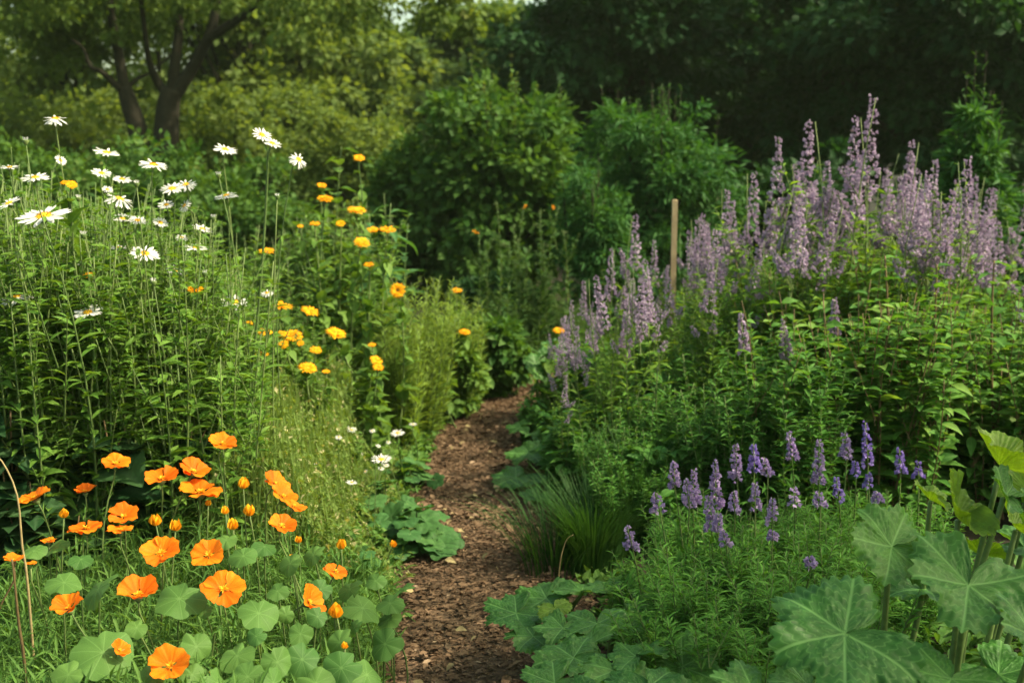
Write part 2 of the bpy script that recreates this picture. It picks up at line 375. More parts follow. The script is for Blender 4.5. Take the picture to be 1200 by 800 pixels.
def shrub_meshes(h, w, leaf, nclump, per, seed, droop=.2, clump=.2, T=LEAF_FAR, lean=0):
    b=Buf(); s=Buf()
    cc = crown(b, (0,0,h*.52), (w/2,w/2,h*.5), nclump, per, leaf, T, droop, clump, .35, floor=.02)
    limbs((0,0,0), cc, 14, .02*h, s, 5)
    return b,s
def shrub(name, label, cat, px, top, Y, wpx, mat, leaf, nclump=160, per=60, group=None, droop=.2, clump=.2, T=LEAF_FAR, spires=0):
    t = P(px, top, Y); h = t[2]; w = wpx/FPX*Y
    o = thing(name, label, cat, (t[0],Y,0), 0, 1, group)
    b,s = shrub_meshes(h*.97, w, leaf, nclump, per, 0, droop, clump, T)
    for k in range(spires):     # upright leafy shoots breaking the outline
        a=RNG.uniform(0,6.28); rr=RNG.uniform(0,.42)*w; z0=h*RNG.uniform(.55,.85); ln=h*RNG.uniform(.18,.34)
        p0=np.array((rr*math.cos(a),rr*math.sin(a),z0)); p1=p0+np.array((.12*rr*math.cos(a),.1*rr*math.sin(a),ln))
        c=curve(p0,p1,n=6); s.tube(c,np.linspace(.006,.002,6),4)
        m=26; tt=RNG.random(m); pp=p0+(p1-p0)*tt[:,None]; dd=rdir(m,.5)
        b.inst(T, frames(pp,dd,(0,0,1),leaf*RNG.uniform(.6,1.1,m)*(1.2-.7*tt)), np.clip(.5+.5*tt,0,1))
    part('stems', s, M['bark'], o); part('foliage', b, M[mat], o)
    return o

# two-stemmed tree on the left, drawn limb by limb
def orchard_tree():
    Y=14.0; base=P(180,205,Y); base[2]=0
    o = thing('tree', 'dark forked tree with twin trunks behind the daisies at the left', 'tree', base)
    def L(pts): return np.array([P(*p)-base for p in pts])
    b1=Buf(); b2=Buf(); br=Buf()
    w=lambda px: px/FPX*Y/2*1.03
    g1=np.array((-.16,0,0)); g2=np.array((.15,0,0))
    b1.tube(smooth(np.vstack([[g1],L([(167,205,Y),(163,160,Y),(151,120,Y),(146,103,Y)])]),18), np.linspace(w(30),w(17),18),10)
    b2.tube(smooth(np.vstack([[g2],L([(196,205,Y),(195,160,Y),(197,125,Y),(202,105,Y)])]),18), np.linspace(w(36),w(23),18),10)
    for pts,a,c in [
        ([(146,108,Y),(139,62,Y),(129,10,Y-.3),(124,-70,Y-.6),(105,-160,Y-.8)],14,5),
        ([(149,112,Y),(135,99,Y-.1),(120,85,Y-.2),(106,78,Y-.3),(98,58,Y-.3),(84,46,Y-.4)],9,2),
        ([(148,104,Y),(162,92,Y+.1),(178,84,Y+.2),(205,60,Y+.6)],6,2),
        ([(199,115,Y),(186,98,Y),(176,76,Y-.2),(170,40,Y-.5),(160,-50,Y-1)],12,4),
        ([(202,110,Y),(205,75,Y),(210,30,Y),(209,-40,Y+.3),(225,-140,Y+.5)],15,6),
        ([(204,112,Y),(222,85,Y),(244,45,Y-.1),(252,15,Y-.1),(262,-50,Y),(270,-150,Y)],17,6),
        ([(243,46,Y-.1),(268,30,Y-.2),(290,15,Y-.3),(318,-12,Y-.5),(370,-40,Y-.8),(430,-30,Y-1.2)],11,3),
        ([(185,60,Y),(186,70,Y),(187,85,Y)],5,4)]:
        br.tube(smooth(L(pts),16), np.linspace(w(a),w(c),16),8)
    part('trunk',b1,M['bark'],o); part('trunk',b2,M['bark'],o); part('branches',br,M['bark'],o)
    f=Buf()
    for (px,py,YY,r,nc) in [(50,12,13.2,(1.1,.6,.40),18),(215,-5,13.3,(.7,.5,.30),8),(50,-10,14.6,(1.6,1.3,.65),46),(170,-5,15.0,(1.1,1.0,.6),34),(10,40,14.4,(.9,1.0,.5),26),(120,-100,14.4,(2.2,2,1.2),90),
                            (260,-120,14.6,(2.4,2,1.1),80),(95,45,15.2,(.9,.7,.3),26),(385,-30,13.2,(1.2,1.2,.9),60),(535,8,13.0,(.55,.6,.3),16)]:
        crown(f, P(px,py,YY)-base, r, nc, 70, .085, droop=.5, clump=.24, shell=.3)
    part('foliage',f,M['treeleaf'],o)
orchard_tree()

def tree(label, px, Y, toppx, botpx, wpx, mat, leaf, nclump, per, trunk=.16, group='trees behind the garden', name='tree', parts=3):
    t=P(px,toppx,Y); bz=P(px,botpx,Y)[2]; h=t[2]; w=wpx/FPX*Y
    o=thing(name,label,'tree',(t[0],Y,0),0,1,group)
    b=Buf(); s=Buf(); allc=[]
    for k in range(parts):
        f=(k+.5)/parts; zc=max(bz,.2)+(h-max(bz,.2))*f
        ww=w/2*(1.0-.45*abs(f-.42)*2)
        a=RNG.uniform(0,6.28)
        allc.append(crown(b,(.18*w*math.cos(a),.18*w*math.sin(a),zc),(ww,ww,(h-max(bz,0.2))/parts*.85),nclump,per,leaf,droop=.4,clump=.2,shell=.3,floor=.05))
    cc=np.vstack(allc); hh=h*.8
    s.tube(smooth([(0,0,0),(.05*w,0,hh*.4),(0,.03*w,hh*.75),(0,0,hh)],14), np.linspace(trunk,trunk*.25,14),9)
    br=Buf()
    for i in RNG.choice(len(cc),22,replace=False):
        z0=RNG.uniform(.15,.75)*hh; br.tube(smooth([(0,0,z0),(cc[i]*.5+np.array((0,0,z0))*.5)+(0,0,.15),cc[i]],8),np.linspace(trunk*.4,.012,8),6)
    part('trunk',s,M['bark'],o); part('branches',br,M['bark'],o); part('foliage',b,M[mat],o)
    return o
BG='trees behind the garden'
def shade_tree():  # unseen tree, added so its crown dapples the front right bed with shade
    base=np.array((4.3,1.7,0)); o=thing('tree','unseen tree added right of the squash bed to cast shade','tree',base)
    f=Buf(); cc=crown(f,(-.95,.15,3.5),(.55,1.05,.55),46,55,.085,droop=.4,clump=.2,shell=.25)
    t=Buf(); t.tube(smooth([(0,0,0),(-.05,.02,1.5),(-.25,.1,2.8),(-.5,.2,3.8)],14),np.linspace(.07,.02,14),9)
    br=Buf(); limbs((-.2,.08,2.5),cc,16,.03,br); part('trunk',t,M['bark'],o); part('branches',br,M['bark'],o); part('foliage',f,M['treeleaf'],o)
shade_tree()
tree('sunlit yellow-green tree filling the far left behind the forked tree', 40,21,-60,190,420,'bgyellow',.16,70,150)
tree('pale yellow-green tree between the forked tree and the far gap', 285,19,-90,190,330,'bgyellow',.15,80,150)
tree('soft green tree with drooping leaves left of the middle', 505,24,28,150,190,'bgmid',.15,80,130)
tree('far hazy blue-green tree seen through the gap', 385,34,18,200,260,'bgmid',.24,60,120)
tree('bright leaved tree standing far back in the middle', 590,30,22,180,230,'bgyellow',.2,60,120)
tree('tall dark tree right of the middle', 720,15,-120,200,230,'bgdark',.12,110,150,.17)
tree('dark green tree with sunlit gaps above the wooden stake', 850,19,-120,170,300,'bgdark',.14,110,150,.22)
tree('broad nearly black tree above the tallest mauve spikes', 1010,13.5,-160,180,330,'bgdark',.11,120,170,.2)
tree('dark tree filling the upper right corner', 1190,12.5,-160,200,300,'bgdark',.11,120,170,.2)
tree('small dark tree low behind the right bed', 930,16,30,220,220,'bgdark',.12,70,150,.12)
tree('dense dark tree closing the far middle', 650,21,22,200,260,'bgdark',.15,90,150,.2)
tree('dark tree behind the yellow-green shrub', 445,20,40,210,190,'bgmid',.14,70,140,.15)
# shrubs
shrub('shrub','low yellow-green shrub left of the forked tree','shrub',40,95,17,300,'bgyellow',.12,170,80)
shrub('shrub','yellow-green shrub right behind the twin trunks','shrub',270,100,16.5,190,'bgyellow',.11,150,80)
shrub('shrub','dark green bush behind the daisies at the far left','shrub',70,165,11,260,'bggreen',.075,150,90)
shrub('shrub','shady bush between the twin trunks and the marigolds','shrub',255,180,10.5,200,'bggreen',.07,140,90)
shrub('shrub','rounded tawny yellow-green shrub left of the middle','shrub',418,118,12.5,170,'bgyellow',.06,200,110,clump=.16)
shrub('shrub','big round green shrub with sunlit top in the middle','shrub',600,98,10.5,190,'bggreen',.09,230,80,clump=.17,spires=16)
shrub('shrub','dark low bush left of the big round shrub','shrub',500,170,11,130,'bggreen',.08,120,80)
shrub('shrub','feathery mid green shrub behind the wooden stake','shrub',775,122,8.8,175,'bgfeather',.075,240,90,clump=.17,T=LEAF_LANCE,spires=40)
shrub('shrub','green shrub behind the leftmost mauve spikes','shrub',700,205,8.0,90,'bgfeather',.06,130,80,T=LEAF_LANCE,spires=20)
shrub('shrub','dark shrub behind the tallest mauve spikes','shrub',930,195,9.5,190,'bgdark',.08,150,90)
shrub('shrub','dark shrub at the right edge behind the flower spikes','shrub',1180,215,9,220,'bgdark',.08,150,90)
shrub('shrub','dark leafy plant with upright tips at the right edge','shrub',1150,120,6.6,60,'bgfeather',.075,90,60,T=LEAF_LANCE,spires=14)
shrub('shrub','small dark bush at the end of the path','shrub',590,330,8.2,110,'bgdark',.05,120,90)

# ------------------------------------------------------------------ stemmed plants
def stem_plant(height=1.0, nstem=1, spread=.0, nleaf=30, leaf=.09, T=LEAF_LANCE, z0=.05, z1=1.0, up=.5, taper=.6, rstem=.004, branch=0, lean=.05, whorl=2):
    """one plant: stems from the origin, leaves in pairs up each stem"""
    s=Buf(); b=Buf(); tips=[]
    for k in range(nstem):
        a=RNG.uniform(0,6.28); r=spread*RNG.random()**.6
        h=height*(1 if nstem==1 else RNG.uniform(.65,1.0))
        p0=np.array((.25*r*math.cos(a),.25*r*math.sin(a),0)); p1=np.array((r*math.cos(a)+lean*RNG.normal()*h, r*math.sin(a)+lean*RNG.normal()*h, h))
        lines=[(p0,p1,np.append(RNG.normal(size=2)*.03*h,0),1.0)]
        for j in range(branch):
            t=RNG.uniform(.3,.75); q=p0+(p1-p0)*t; aa=RNG.uniform(0,6.28); ln=h*RNG.uniform(.15,.35)
            lines.append((q,q+np.array((math.cos(aa)*.45,math.sin(aa)*.45,.9))*ln,np.zeros(3),.6))
        for (a0,a1,bd,f) in lines:
            c=curve(a0,a1,bd,9); s.tube(c,np.linspace(rstem*f,rstem*.35*f,9),5); tips.append(a1)
            m=int(nleaf*(f if f==1 else .4)); 
            if m<2: continue
            t=z0+(z1-z0)*(np.arange(m)//whorl+.5)/(m//whorl+1)+RNG.normal(size=m)*.012
            if f<1: t=RNG.uniform(.2,1,m)
            t=np.clip(t,0.02,.99)
            p=np.stack([np.interp(t,np.linspace(0,1,9),c[:,i]) for i in range(3)],-1)
            ang=(np.arange(m)//whorl)*1.75+(np.arange(m)%whorl)*2*np.pi/whorl+RNG.normal(size=m)*.35+a
            d=np.stack([np.cos(ang),np.sin(ang),up+RNG.normal(size=m)*.25],-1)
            ls=leaf*(1-taper*np.clip(t,0,1)**1.5)*RNG.uniform(.75,1.2,m)*(f if f<1 else 1)
            b.inst(T,frames(p,d,np.array((0,0,1.))+.25*RNG.normal(size=(m,3)),ls),np.clip(.25+.5*t+.35*RNG.normal(size=m),0,1))
    return s,b,np.array(tips)

# little two-lipped floret
def floretT():
    v=[];q=[];uv=[]
    for k in range(3):
        a=k*2.1; c,sn=math.cos(a),math.sin(a)
        for (x,y,z) in [(-.28,.15,0),(.28,.15,0),(.42,.95,.25),(-.42,.95,.25)]:
            v.append((x*c+ z*sn*.4, y*.8+.1, z*c+x*sn)); uv.append((x,y))
        q.append((4*k,4*k+1,4*k+2,4*k+3))
    return np.array(v),np.array(q),np.zeros((0,3),int),np.array(uv)
FLO=floretT()
def spike(p0,p1,r0,whorls,per,size,gap=0.0,buf=None):
    b=buf or Buf(); p0=np.asarray(p0,float); p1=np.asarray(p1,float)
    t=np.repeat((np.arange(whorls)+.5)/whorls,per)+RNG.normal(size=whorls*per)*.25/whorls
    n=len(t); ang=RNG.uniform(0,6.28,n); rr=r0*(1-.82*t**.9)*(.6+.4*np.sin(whorls*2*np.pi*t)**2)*RNG.uniform(.5,1.1,n)
    dr=np.stack([np.cos(ang),np.sin(ang),RNG.normal(size=n)*.3+.15],-1)
    p=p0+(p1-p0)*t[:,None]+dr*rr[:,None]*.7
    k=RNG.random(n)>gap
    b.inst(FLO,frames(p[k],dr[k],rdir(n)[k],size*(1-.5*t[k])*RNG.uniform(.7,1.25,k.sum())),np.clip(RNG.beta(1.6,1.8,n)[k],0,1))
    return b

# ------------------------------------------------------------------ right bed: mauve spikes
def gz(): return 0.02
MAUVE='pale mauve flower spikes massed along the right bed'
protos=[]
for k in range(6):
    s,b,_=stem_plant(1.0,1,0,34,.095,LEAF_LANCE,.08,.74,.55,.55,.0035,3 if k%2 else 2,.02)
    o=thing('salvia','prototype','flower',(0,-50,0))
    sub=[]; f=spike((0,0,.77),(0,0,1.0),.040-.004*(k%3),12,12,.0155,.15)
    # side spikes
    for j in range(3+k%3):
        a=RNG.uniform(0,6.28); z=RNG.uniform(.62,.77); q=np.array((.02*math.cos(a),.02*math.sin(a),z)); e=q+np.array((math.cos(a)*.055,math.sin(a)*.055,RNG.uniform(.08,.14)))
        s.tube(curve(q,e,n=5),np.linspace(.002,.001,5),4); sub.append(spike(q*.5+e*.5,e,.016,6,7,.013,.1))
    part('stem',s,M['stem'],o); part('leaves',b,M['salvleaf'],o); part('flower_spike',f,M['mauve'],o)
    for sb_ in sub: part('flower_spike',sb_,M['mauve'],o)
    # the meshes bend with the stem only slightly, so the head sits on the stem's tip
    protos.append(o)
def place(protoset, used, root_fn): pass
used=set()
def put(protos_, i, x, y, h, label, group=None, rz=None, tilt=(0,0), z=0.0):
    o=protos_[i%len(protos_)]; rz=RNG.uniform(0,6.28) if rz is None else rz
    if o.name not in used:
        used.add(o.name); o.location=(float(x),float(y),z); o.rotation_euler=(tilt[0],tilt[1],rz); o.scale=(h,h,h); o['label']=label
        if group: o['group']=group
        return o
    return dup(o,(x,y,z),rz,h,label,group,tilt)
# spikes one can tell apart: px, py of the tip, distance, label
named=[(1023,115,4.6,'tallest mauve flower spike of the right bed, broad and dense'),
 (948,143,4.7,'second tallest mauve spike, left of the tallest one'),
 (912,160,4.75,'slender mauve spike third from the tallest, above the bed\'s middle'),
 (1068,167,4.7,'mauve spike with separate whorls just right of the tallest'),
 (1003,138,4.85,'greenish bud spike hugging the left side of the tallest mauve spike'),
 (1096,188,4.8,'mauve spike second to the right of the tallest'),
 (1135,187,4.5,'mauve spike near the dark leafy plant at the right edge'),
 (884,203,4.9,'mauve spike at the left shoulder of the tall group'),
 (852,222,5.0,'thin greenish mauve spike right of the wooden stake'),
 (745,253,5.2,'separate dark mauve spike leaning left of the wooden stake'),
 (716,292,5.1,'dense mauve spike lower left of the wooden stake'),
 (767,282,5.3,'short thin mauve spike close to the left of the stake'),
 (818,258,5.1,'first thin mauve spike right of the wooden stake'),
 (829,262,5.15,'stubby mauve spike beside the stake on its right'),
 (970,188,4.9,'short mauve spike between the two tallest ones'),
 (684,330,5.4,'faded pinkish mauve spike at the left end of the mass'),
 (670,352,5.3,'small mauve spike at the lower left end of the mass')]
for i,(px,py,Y,lab) in enumerate(named):
    p=P(px,py,Y); put(protos,i,p[0],Y,p[2],lab)
def topline(px):
    return np.interp(px,[630,660,690,745,800,850,900,950,1000,1050,1100,1150,1200,1300],[430,385,350,315,285,255,225,205,190,195,205,225,240,260])
for i in range(62):
    px=640+RNG.random()**.85*600; Y=RNG.uniform(4.15,6.0)
    py=topline(px)+RNG.gamma(1.8,10)+ (5.6-Y)*10 - 12
    p=P(px,py,Y); 
    if p[2]<.4: continue
    put(protos,i,p[0],Y,p[2],'pale mauve flower spike among many in the right bed mass',MAUVE,tilt=(RNG.normal()*.06,RNG.normal()*.09))
# bare leafy stems with a few purple florets standing in front
def tall_leafy(label,px,py,Y,basepx,leaf,nl,spk,mat='salvleaf',T=LEAF_LANCE,smat='stem',fm='mauve',rst=.005,name='salvia',slen=.14):
    t=P(px,py,Y); bx=P(basepx,600,Y)[0]
    o=thing(name,label,'flower' if spk else 'plant',(bx,Y,0))
    s=Buf(); b=Buf(); tip=np.array((t[0]-bx,0,t[2])); c=curve((0,0,0),tip,(.03*RNG.normal(),0,0),10)
    s.tube(c,np.linspace(rst,rst*.4,10),6)
    m=nl; tt=np.linspace(.18,.86 if spk else .99,m); p=np.stack([np.interp(tt,np.linspace(0,1,10),c[:,i]) for i in range(3)],-1)
    ang=(np.arange(m)//2)*1.6+(np.arange(m)%2)*np.pi+RNG.normal(size=m)*.3
    d=np.stack([np.cos(ang),np.sin(ang),.35+.25*RNG.normal(size=m)],-1)
    b.inst(T,frames(p,d,(0,0,1),leaf*(1.05-.65*tt)*RNG.uniform(.8,1.2,m)),np.clip(.4+.3*RNG.normal(size=m),0,1))
    part('stem',s,M[smat],o); part('leaves',b,M[mat],o)
    if spk:
        e=tip; q=c[-1]-(norm(c[-1]-c[-3])*slen); part('flower_spike',spike(q,e,.022,9,11,.017),M[fm],o)
    return o
tall_leafy('dark mauve spike leaning left on a leafy stem before the shaded bush',868,366,3.9,905,.16,18,True)
tall_leafy('leafy stem with faint mauve tip right of the leaning mauve spike',918,376,3.95,925,.16,18,True)
tall_leafy('shorter leafy stem with small mauve tip before the right bush',978,350,4.1,985,.14,16,True)
tall_leafy('brown-stalked leafy stem in the middle of the right bed',1037,300,4.0,1033,.15,22,False,'broad',LEAF_OVATE,'redstem',name='tall_leafy_plant',rst=.008)
tall_leafy('second brown-stalked stem right of the first, with pale lit leaves',1098,310,4.0,1078,.15,22,False,'broad',LEAF_OVATE,'redstem',name='tall_leafy_plant',rst=.008)
tall_leafy('brown-stalked stem near the right edge of the bed',1165,305,4.0,1178,.16,22,False,'broad',LEAF_OVATE,'redstem',name='tall_leafy_plant',rst=.008)
tall_leafy('feathery leaning stem with yellowish tip in the shaded front',771,430,4.1,800,.10,46,False,'featherdk',name='tall_leafy_plant')
tall_leafy('tall feathery stem in the shaded front of the bush',800,415,4.3,835,.10,46,False,'featherdk',name='tall_leafy_plant')
tall_leafy('green goldenrod stem rising among the mauve spikes',1123,190,4.6,1118,.08,40,False,'salvleaf',name='tall_leafy_plant')
tall_leafy('light green bud stem beside the tallest spike',1103,225,4.4,1100,.07,36,False,'salvleaf',name='tall_leafy_plant')

# leafy filler plants of the right bed
LEAFY='leafy stems filling the right bed below the mauve spikes'
broadp=[]
for k in range(4):
    s,b,_=stem_plant(1.0,6,.22,36,.105,leafT(.22,5,.4,.35,.42,.12),.15,1.0,.45,.45,.004,2)
    o=thing('leafy_plant','p','plant',(0,-50,0)); part('stems',s,M['redstem'],o); part('leaves',b,M['broad'],o); broadp.append(o)
featp=[]
for k in range(4):
    s,b,_=stem_plant(1.0,9,.30,70,.085,LEAF_LANCE,.05,1.0,.6,.35,.004,3)
    o=thing('feathery_plant','p','plant',(0,-50,0)); part('stems',s,M['stem'],o); part('leaves',b,M['featherdk'],o); featp.append(o)
for i in range(75):
    px=900+RNG.random()*420; Y=RNG.uniform(3.75,5.4); py=topline(px)+40+RNG.gamma(2,12)+(5.2-Y)*44
    p=P(px,py,Y); put(broadp,i,p[0],Y,p[2],'broad-leaved leafy plant with brown stalks in the right bed','',tilt=(0,0))['group']=LEAFY
for i in range(85):
    px=640+RNG.random()*330; Y=RNG.uniform(3.7,5.8); py=topline(px)+42+RNG.gamma(2,12)+(5.6-Y)*62
    p=P(px,py,Y)
    if p[0] < np.interp(Y,PYs,PXs)+np.interp(Y,PYs,PWs)+.10 or p[2]<.15: continue
    put(featp,i,p[0],Y,p[2],'shaded feathery green plant in front of the mauve spikes','feathery plants of the right bed')

lp=[]
for k in range(3):
    s,b,_=stem_plant(1.0,8,.26,60,.06,LEAF_LANCE,.1,1.0,.7,.4,.003,3)
    o=thing('leafy_plant','p','plant',(0,-50,0)); part('stems',s,M['stem'],o); part('leaves',b,M['salvleaf'],o); lp.append(o)
for i in range(50):
    px=650+RNG.random()*420; Y=RNG.uniform(4.3,5.9); p=P(px,topline(px)+16+RNG.gamma(2,13)+(5.6-Y)*34,Y)
    if p[0]<np.interp(Y,PYs,PXs)+np.interp(Y,PYs,PWs)+.1 or p[2]<.2: continue
    put(lp,i,p[0],Y,p[2],'fresh light green leafy plant among the mauve spikes','light leafy plants between the mauve spikes',tilt=(RNG.normal()*.05,RNG.normal()*.05))
# wooden stake
st=P(791,234,5.35); sb=Buf()
w=.0125
v=[(x*w,y*w,z) for z in (0,st[2]-.004,st[2]) for (x,y) in ((-1,-1),(1,-1),(1,1),(-1,1))]
v[8:]=[(x*.8,y*.8,z) for x,y,z in v[8:]]
sb.raw(v,[(0,1,5,4),(1,2,6,5),(2,3,7,6),(3,0,4,7),(4,5,9,8),(5,6,10,9),(6,7,11,10),(7,4,8,11),(8,9,10,11)])
o=obj('wooden_stake',sb.mesh('wooden_stake',M['stake'])); o.location=(float(st[0]),5.35,0); tag(o,'square wooden stake standing among the mauve spikes','stake')
for pl in o.data.polygons: pl.use_smooth=False

# ------------------------------------------------------------------ front violet salvia clump
fl=[(768,577,600,20,2.75),(735,617,645,16,2.7),(790,540,570,15,2.95),(804,562,594,15,2.9),(813,550,590,15,2.95),(838,540,592,15,3.0),(862,520,565,18,3.15),(883,519,553,15,3.15),
    (895,535,558,8,3.1),(860,575,604,13,2.85),(905,584,612,11,2.8),(925,506,540,15,3.2),(960,514,568,17,3.1),(990,506,536,13,3.25),(1014,495,545,13,3.4),(1054,526,556,12,3.35),
    (1002,540,556,8,3.2),(1018,554,570,8,3.1),(830,580,622,14,2.85),(930,570,592,13,2.9),(959,576,592,14,2.9),(847,622,640,10,2.7),(905,622,632,10,2.65),(948,652,664,11,2.55),
    (1027,576,588,13,3.0),(1076,540,560,9,3.4),(885,565,600,12,2.9),(980,560,585,10,3.0),(842,600,625,10,2.75)]
fw=['pinkish spike on its own at the left of the front clump','lowest leftmost pink-violet spike leaning to the path','upper left violet spike of the front clump','violet spike just under the upper left one',
 'slim violet spike third from the left','violet spike with long dense head left of the yellow bud','tall lilac spike above the middle of the clump','blue-violet spike beside the tall lilac one',
 'tiny pale spike behind the middle of the clump','short violet spike below the tall lilac pair','small violet spike at the centre of the front clump','bright violet spike left of the long pinkish one',
 'longest violet spike with dense pinkish florets','violet spike right of the longest one','dark blue spike in the shade at the back','small dark blue spike nearest the squash',
 'faint blue spike in the shade behind','small blue tuft low behind the clump','long faded spike left of centre in the front clump','pinkish violet tuft under the bright spike',
 'violet tuft under the longest spike','single pale violet tuft low in front','violet floret tuft in the middle of the foliage','lone violet tuft beside the squash leaf',
 'violet tuft beside the squash top leaf','dim blue spike behind the squash','violet spike behind the short one','short blue-violet spike right of centre','low violet spike at the left of centre']
for i,((px,t,bt,wd,Y),lab) in enumerate(zip(fl,fw)):
    a=P(px,t,Y); q=P(px+RNG.normal()*2+(8 if i<2 else 2),bt,Y)
    g=np.array((q[0]+RNG.normal()*.03+(.08 if i<2 else .0),Y+RNG.uniform(-.05,.1),0))
    o=thing('violet_salvia',lab,'flower',g)
    s=Buf(); c=np.vstack([curve((0,0,0),q-g,(.01,0,0),8),[a-g]]); s.tube(c,np.linspace(.004,.0015,9),5)
    part('stem',s,M['stem'],o)
    b=Buf(); m=34; tt=RNG.uniform(.1,.95,m); p=(q-g)*tt[:,None]; d=rdir(m,.4)
    b.inst(LEAF_LANCE,frames(p,d,(0,0,1),RNG.uniform(.035,.07,m)*(1.1-.5*tt)),RNG.random(m)); part('leaves',b,M['frontleaf'],o)
    r=wd/2/FPX*Y*1.2; ln=np.linalg.norm(a-q)
    part('flower_spike',spike(q-g,a-g,r,max(3,int(ln/.014)),11,.0145,.08),M['violet' if i not in (7,14,15,16,17,25,27) else 'blue'],o)
frp=[]
for k in range(3):
    s,b,_=stem_plant(1.0,26,.50,64,.13,leafT(.09,3,.5,.35,.45),.12,1.0,.8,.45,.005,3)
    o=thing('leafy_salvia','p','plant',(0,-50,0)); part('stems',s,M['stem'],o); part('leaves',b,M['frontleaf'],o); frp.append(o)
for i,(px,py,Y) in enumerate([(790,640,2.75),(840,640,2.65),(890,645,2.6),(930,640,2.7),(830,610,3.0),(880,605,3.0),(930,600,3.05),(980,600,3.0),(1030,600,3.1),(800,690,2.45),(850,690,2.4),(900,680,2.35),(990,635,2.7),(1060,590,3.25),(955,675,2.4),(1050,640,2.8),(1110,610,3.1),(770,660,2.8),(810,600,3.15),(850,590,3.2),(900,592,3.2),(950,585,3.25),(1000,582,3.3),(1050,580,3.4),(870,625,2.8),(920,622,2.8),(970,625,2.85)]):
    p=P(px,py,Y); put(frp,i,p[0],Y,p[2],'bushy light green clump of fine leaves under the violet spikes','leafy clumps under the violet spikes')

# grass tuft by the path
def grass_tuft(name,label,px,py,Y,h,n,spread,mat,bend=.5,group=None,blade=BLADE):
    g=P(px,py,Y); b=Buf()
    for k in range(n):
        a=RNG.uniform(0,6.28); l=h*RNG.uniform(.6,1.1); o_=spread*RNG.random()**.7
        base=np.array((o_*.35*math.cos(a),o_*.35*math.sin(a),0)); out=np.array((math.cos(a),math.sin(a),0))*(bend*RNG.uniform(.3,1.1))
        t=np.linspace(0,1,7)[:,None]; c=base+l*(np.array((0,0,1.))*(t-.35*bend*t**2.5)+out*t**1.8)
        sd=np.cross(out+1e-6,(0,0,1)); sd/=np.linalg.norm(sd)+1e-9; w=(.0017*(1-t**2)+.0003)*RNG.uniform(.7,1.3)
        V=np.vstack([c-sd*w,c+sd*w]); q=[(i,i+1,i+8,i+7) for i in range(6)]
        A=np.zeros((14,3)); A[:7,0]=-1; A[7:,0]=1; A[:,1]=np.tile(t[:,0],2); A[:,2]=RNG.random()
        b.raw(V,q,None,A)
    o=obj(name,b.mesh(name,M[mat])); o.location=(float(g[0]),Y,0); tag(o,label,'grass',group)
    return o
grass_tuft('grass_tuft','arching tuft of long fine dark green grass beside the path',695,640,3.6,.38,700,.28,'darkgrass',.62)
grass_tuft('grass_tuft','low spreading green grass under the fine tuft at the path edge',650,655,3.6,.33,200,.35,'darkgrass',.8)
grass_tuft('grass_tuft','shaded fine grass behind the arching tuft',745,620,3.8,.5,260,.3,'darkgrass',.4)

# ------------------------------------------------------------------ squash
def squashT(seed, funnel=.35, ruffle=.10, notch=.9, teeth=.075, fold=.10, n=190, rings=15):
    """lobed, toothed leaf with sunken main veins and puckered panels between them; radius 1, tip towards +Y"""
    r_=np.random.default_rng(seed); ph=r_.uniform(0,6.28,4); W_=math.radians(62)
    def rad(a):   # a=0 at the tip, pi at the stalk
        a=(a+math.pi)%(2*math.pi)-math.pi; d=math.pi-abs(a)
        R=.80+.24*abs(math.cos(math.pi*a/W_/1))**.8*(1 if abs(a)<2.6 else .4)+.04*math.cos(2*a+ph[0])
        k=(abs(a)*19/math.pi+ph[1])%1; R*=1-teeth+teeth*2*(1-abs(2*k-1))**.8*.8
        if d<.42: R*=1-notch*(1-d/.42)**1.1
        return R
    def f(r,a):
        a=(a+math.pi)%(2*math.pi)-math.pi
        dv=abs((a/W_+.5)%1-.5)*2          # 0 on a main vein, 1 midway
        z=funnel*r**1.5*(.8+.2*math.cos(2*a+ph[2]))
        z+=fold*r*(dv**.7)*(.8)            # panels puff up between the veins
        z+=.030*math.sin(23*(r-.42*dv)+ph[0])*r*min(1,3*dv)*(1-.3*r)
        z+=ruffle*r*r*r*math.sin(4*a+ph[3])+.6*ruffle*r**4*math.sin(9*a+ph[1])-.12*r**5
        return z
    v,q,t,uv=discT(n,rings,f,rad)
    a=np.arctan2(v[:,0],v[:,1]); uv[:,1]=a/W_+8
    return v,q,t,uv
def squash_leaf(root, base, px,py,Y, wpx, nrm, tip, seed, mat='squash', funnel=.3, ruffle=.1, gx=None, fold=.10, label=None, tint=None):
    """one leaf and its stalk; tip and nrm are world directions"""
    c=P(px,py,Y)-base; s=wpx/2/FPX*Y*1.02
    b=Buf(); b.inst(squashT(seed,funnel,ruffle,fold=fold),frames(c[None],np.array(tip,float)[None],np.array(nrm,float)[None],s),np.array([RNG.random() if tint is None else tint]))
    o=part('leaf',b,M[mat],root)
    if label: o['label']=label
    g=np.array(((gx if gx is not None else c[0]*.7),c[1]+RNG.uniform(.0,.15),-base[2]))
    st_=Buf(); st_.tube(smooth([g,(g+c)/2+np.array((.02*RNG.normal(),.02,0.03)),c-np.array(nrm)*.006],12),np.linspace(.0085,.0055,12),8); part('stalk',st_,M['hairy'],o)
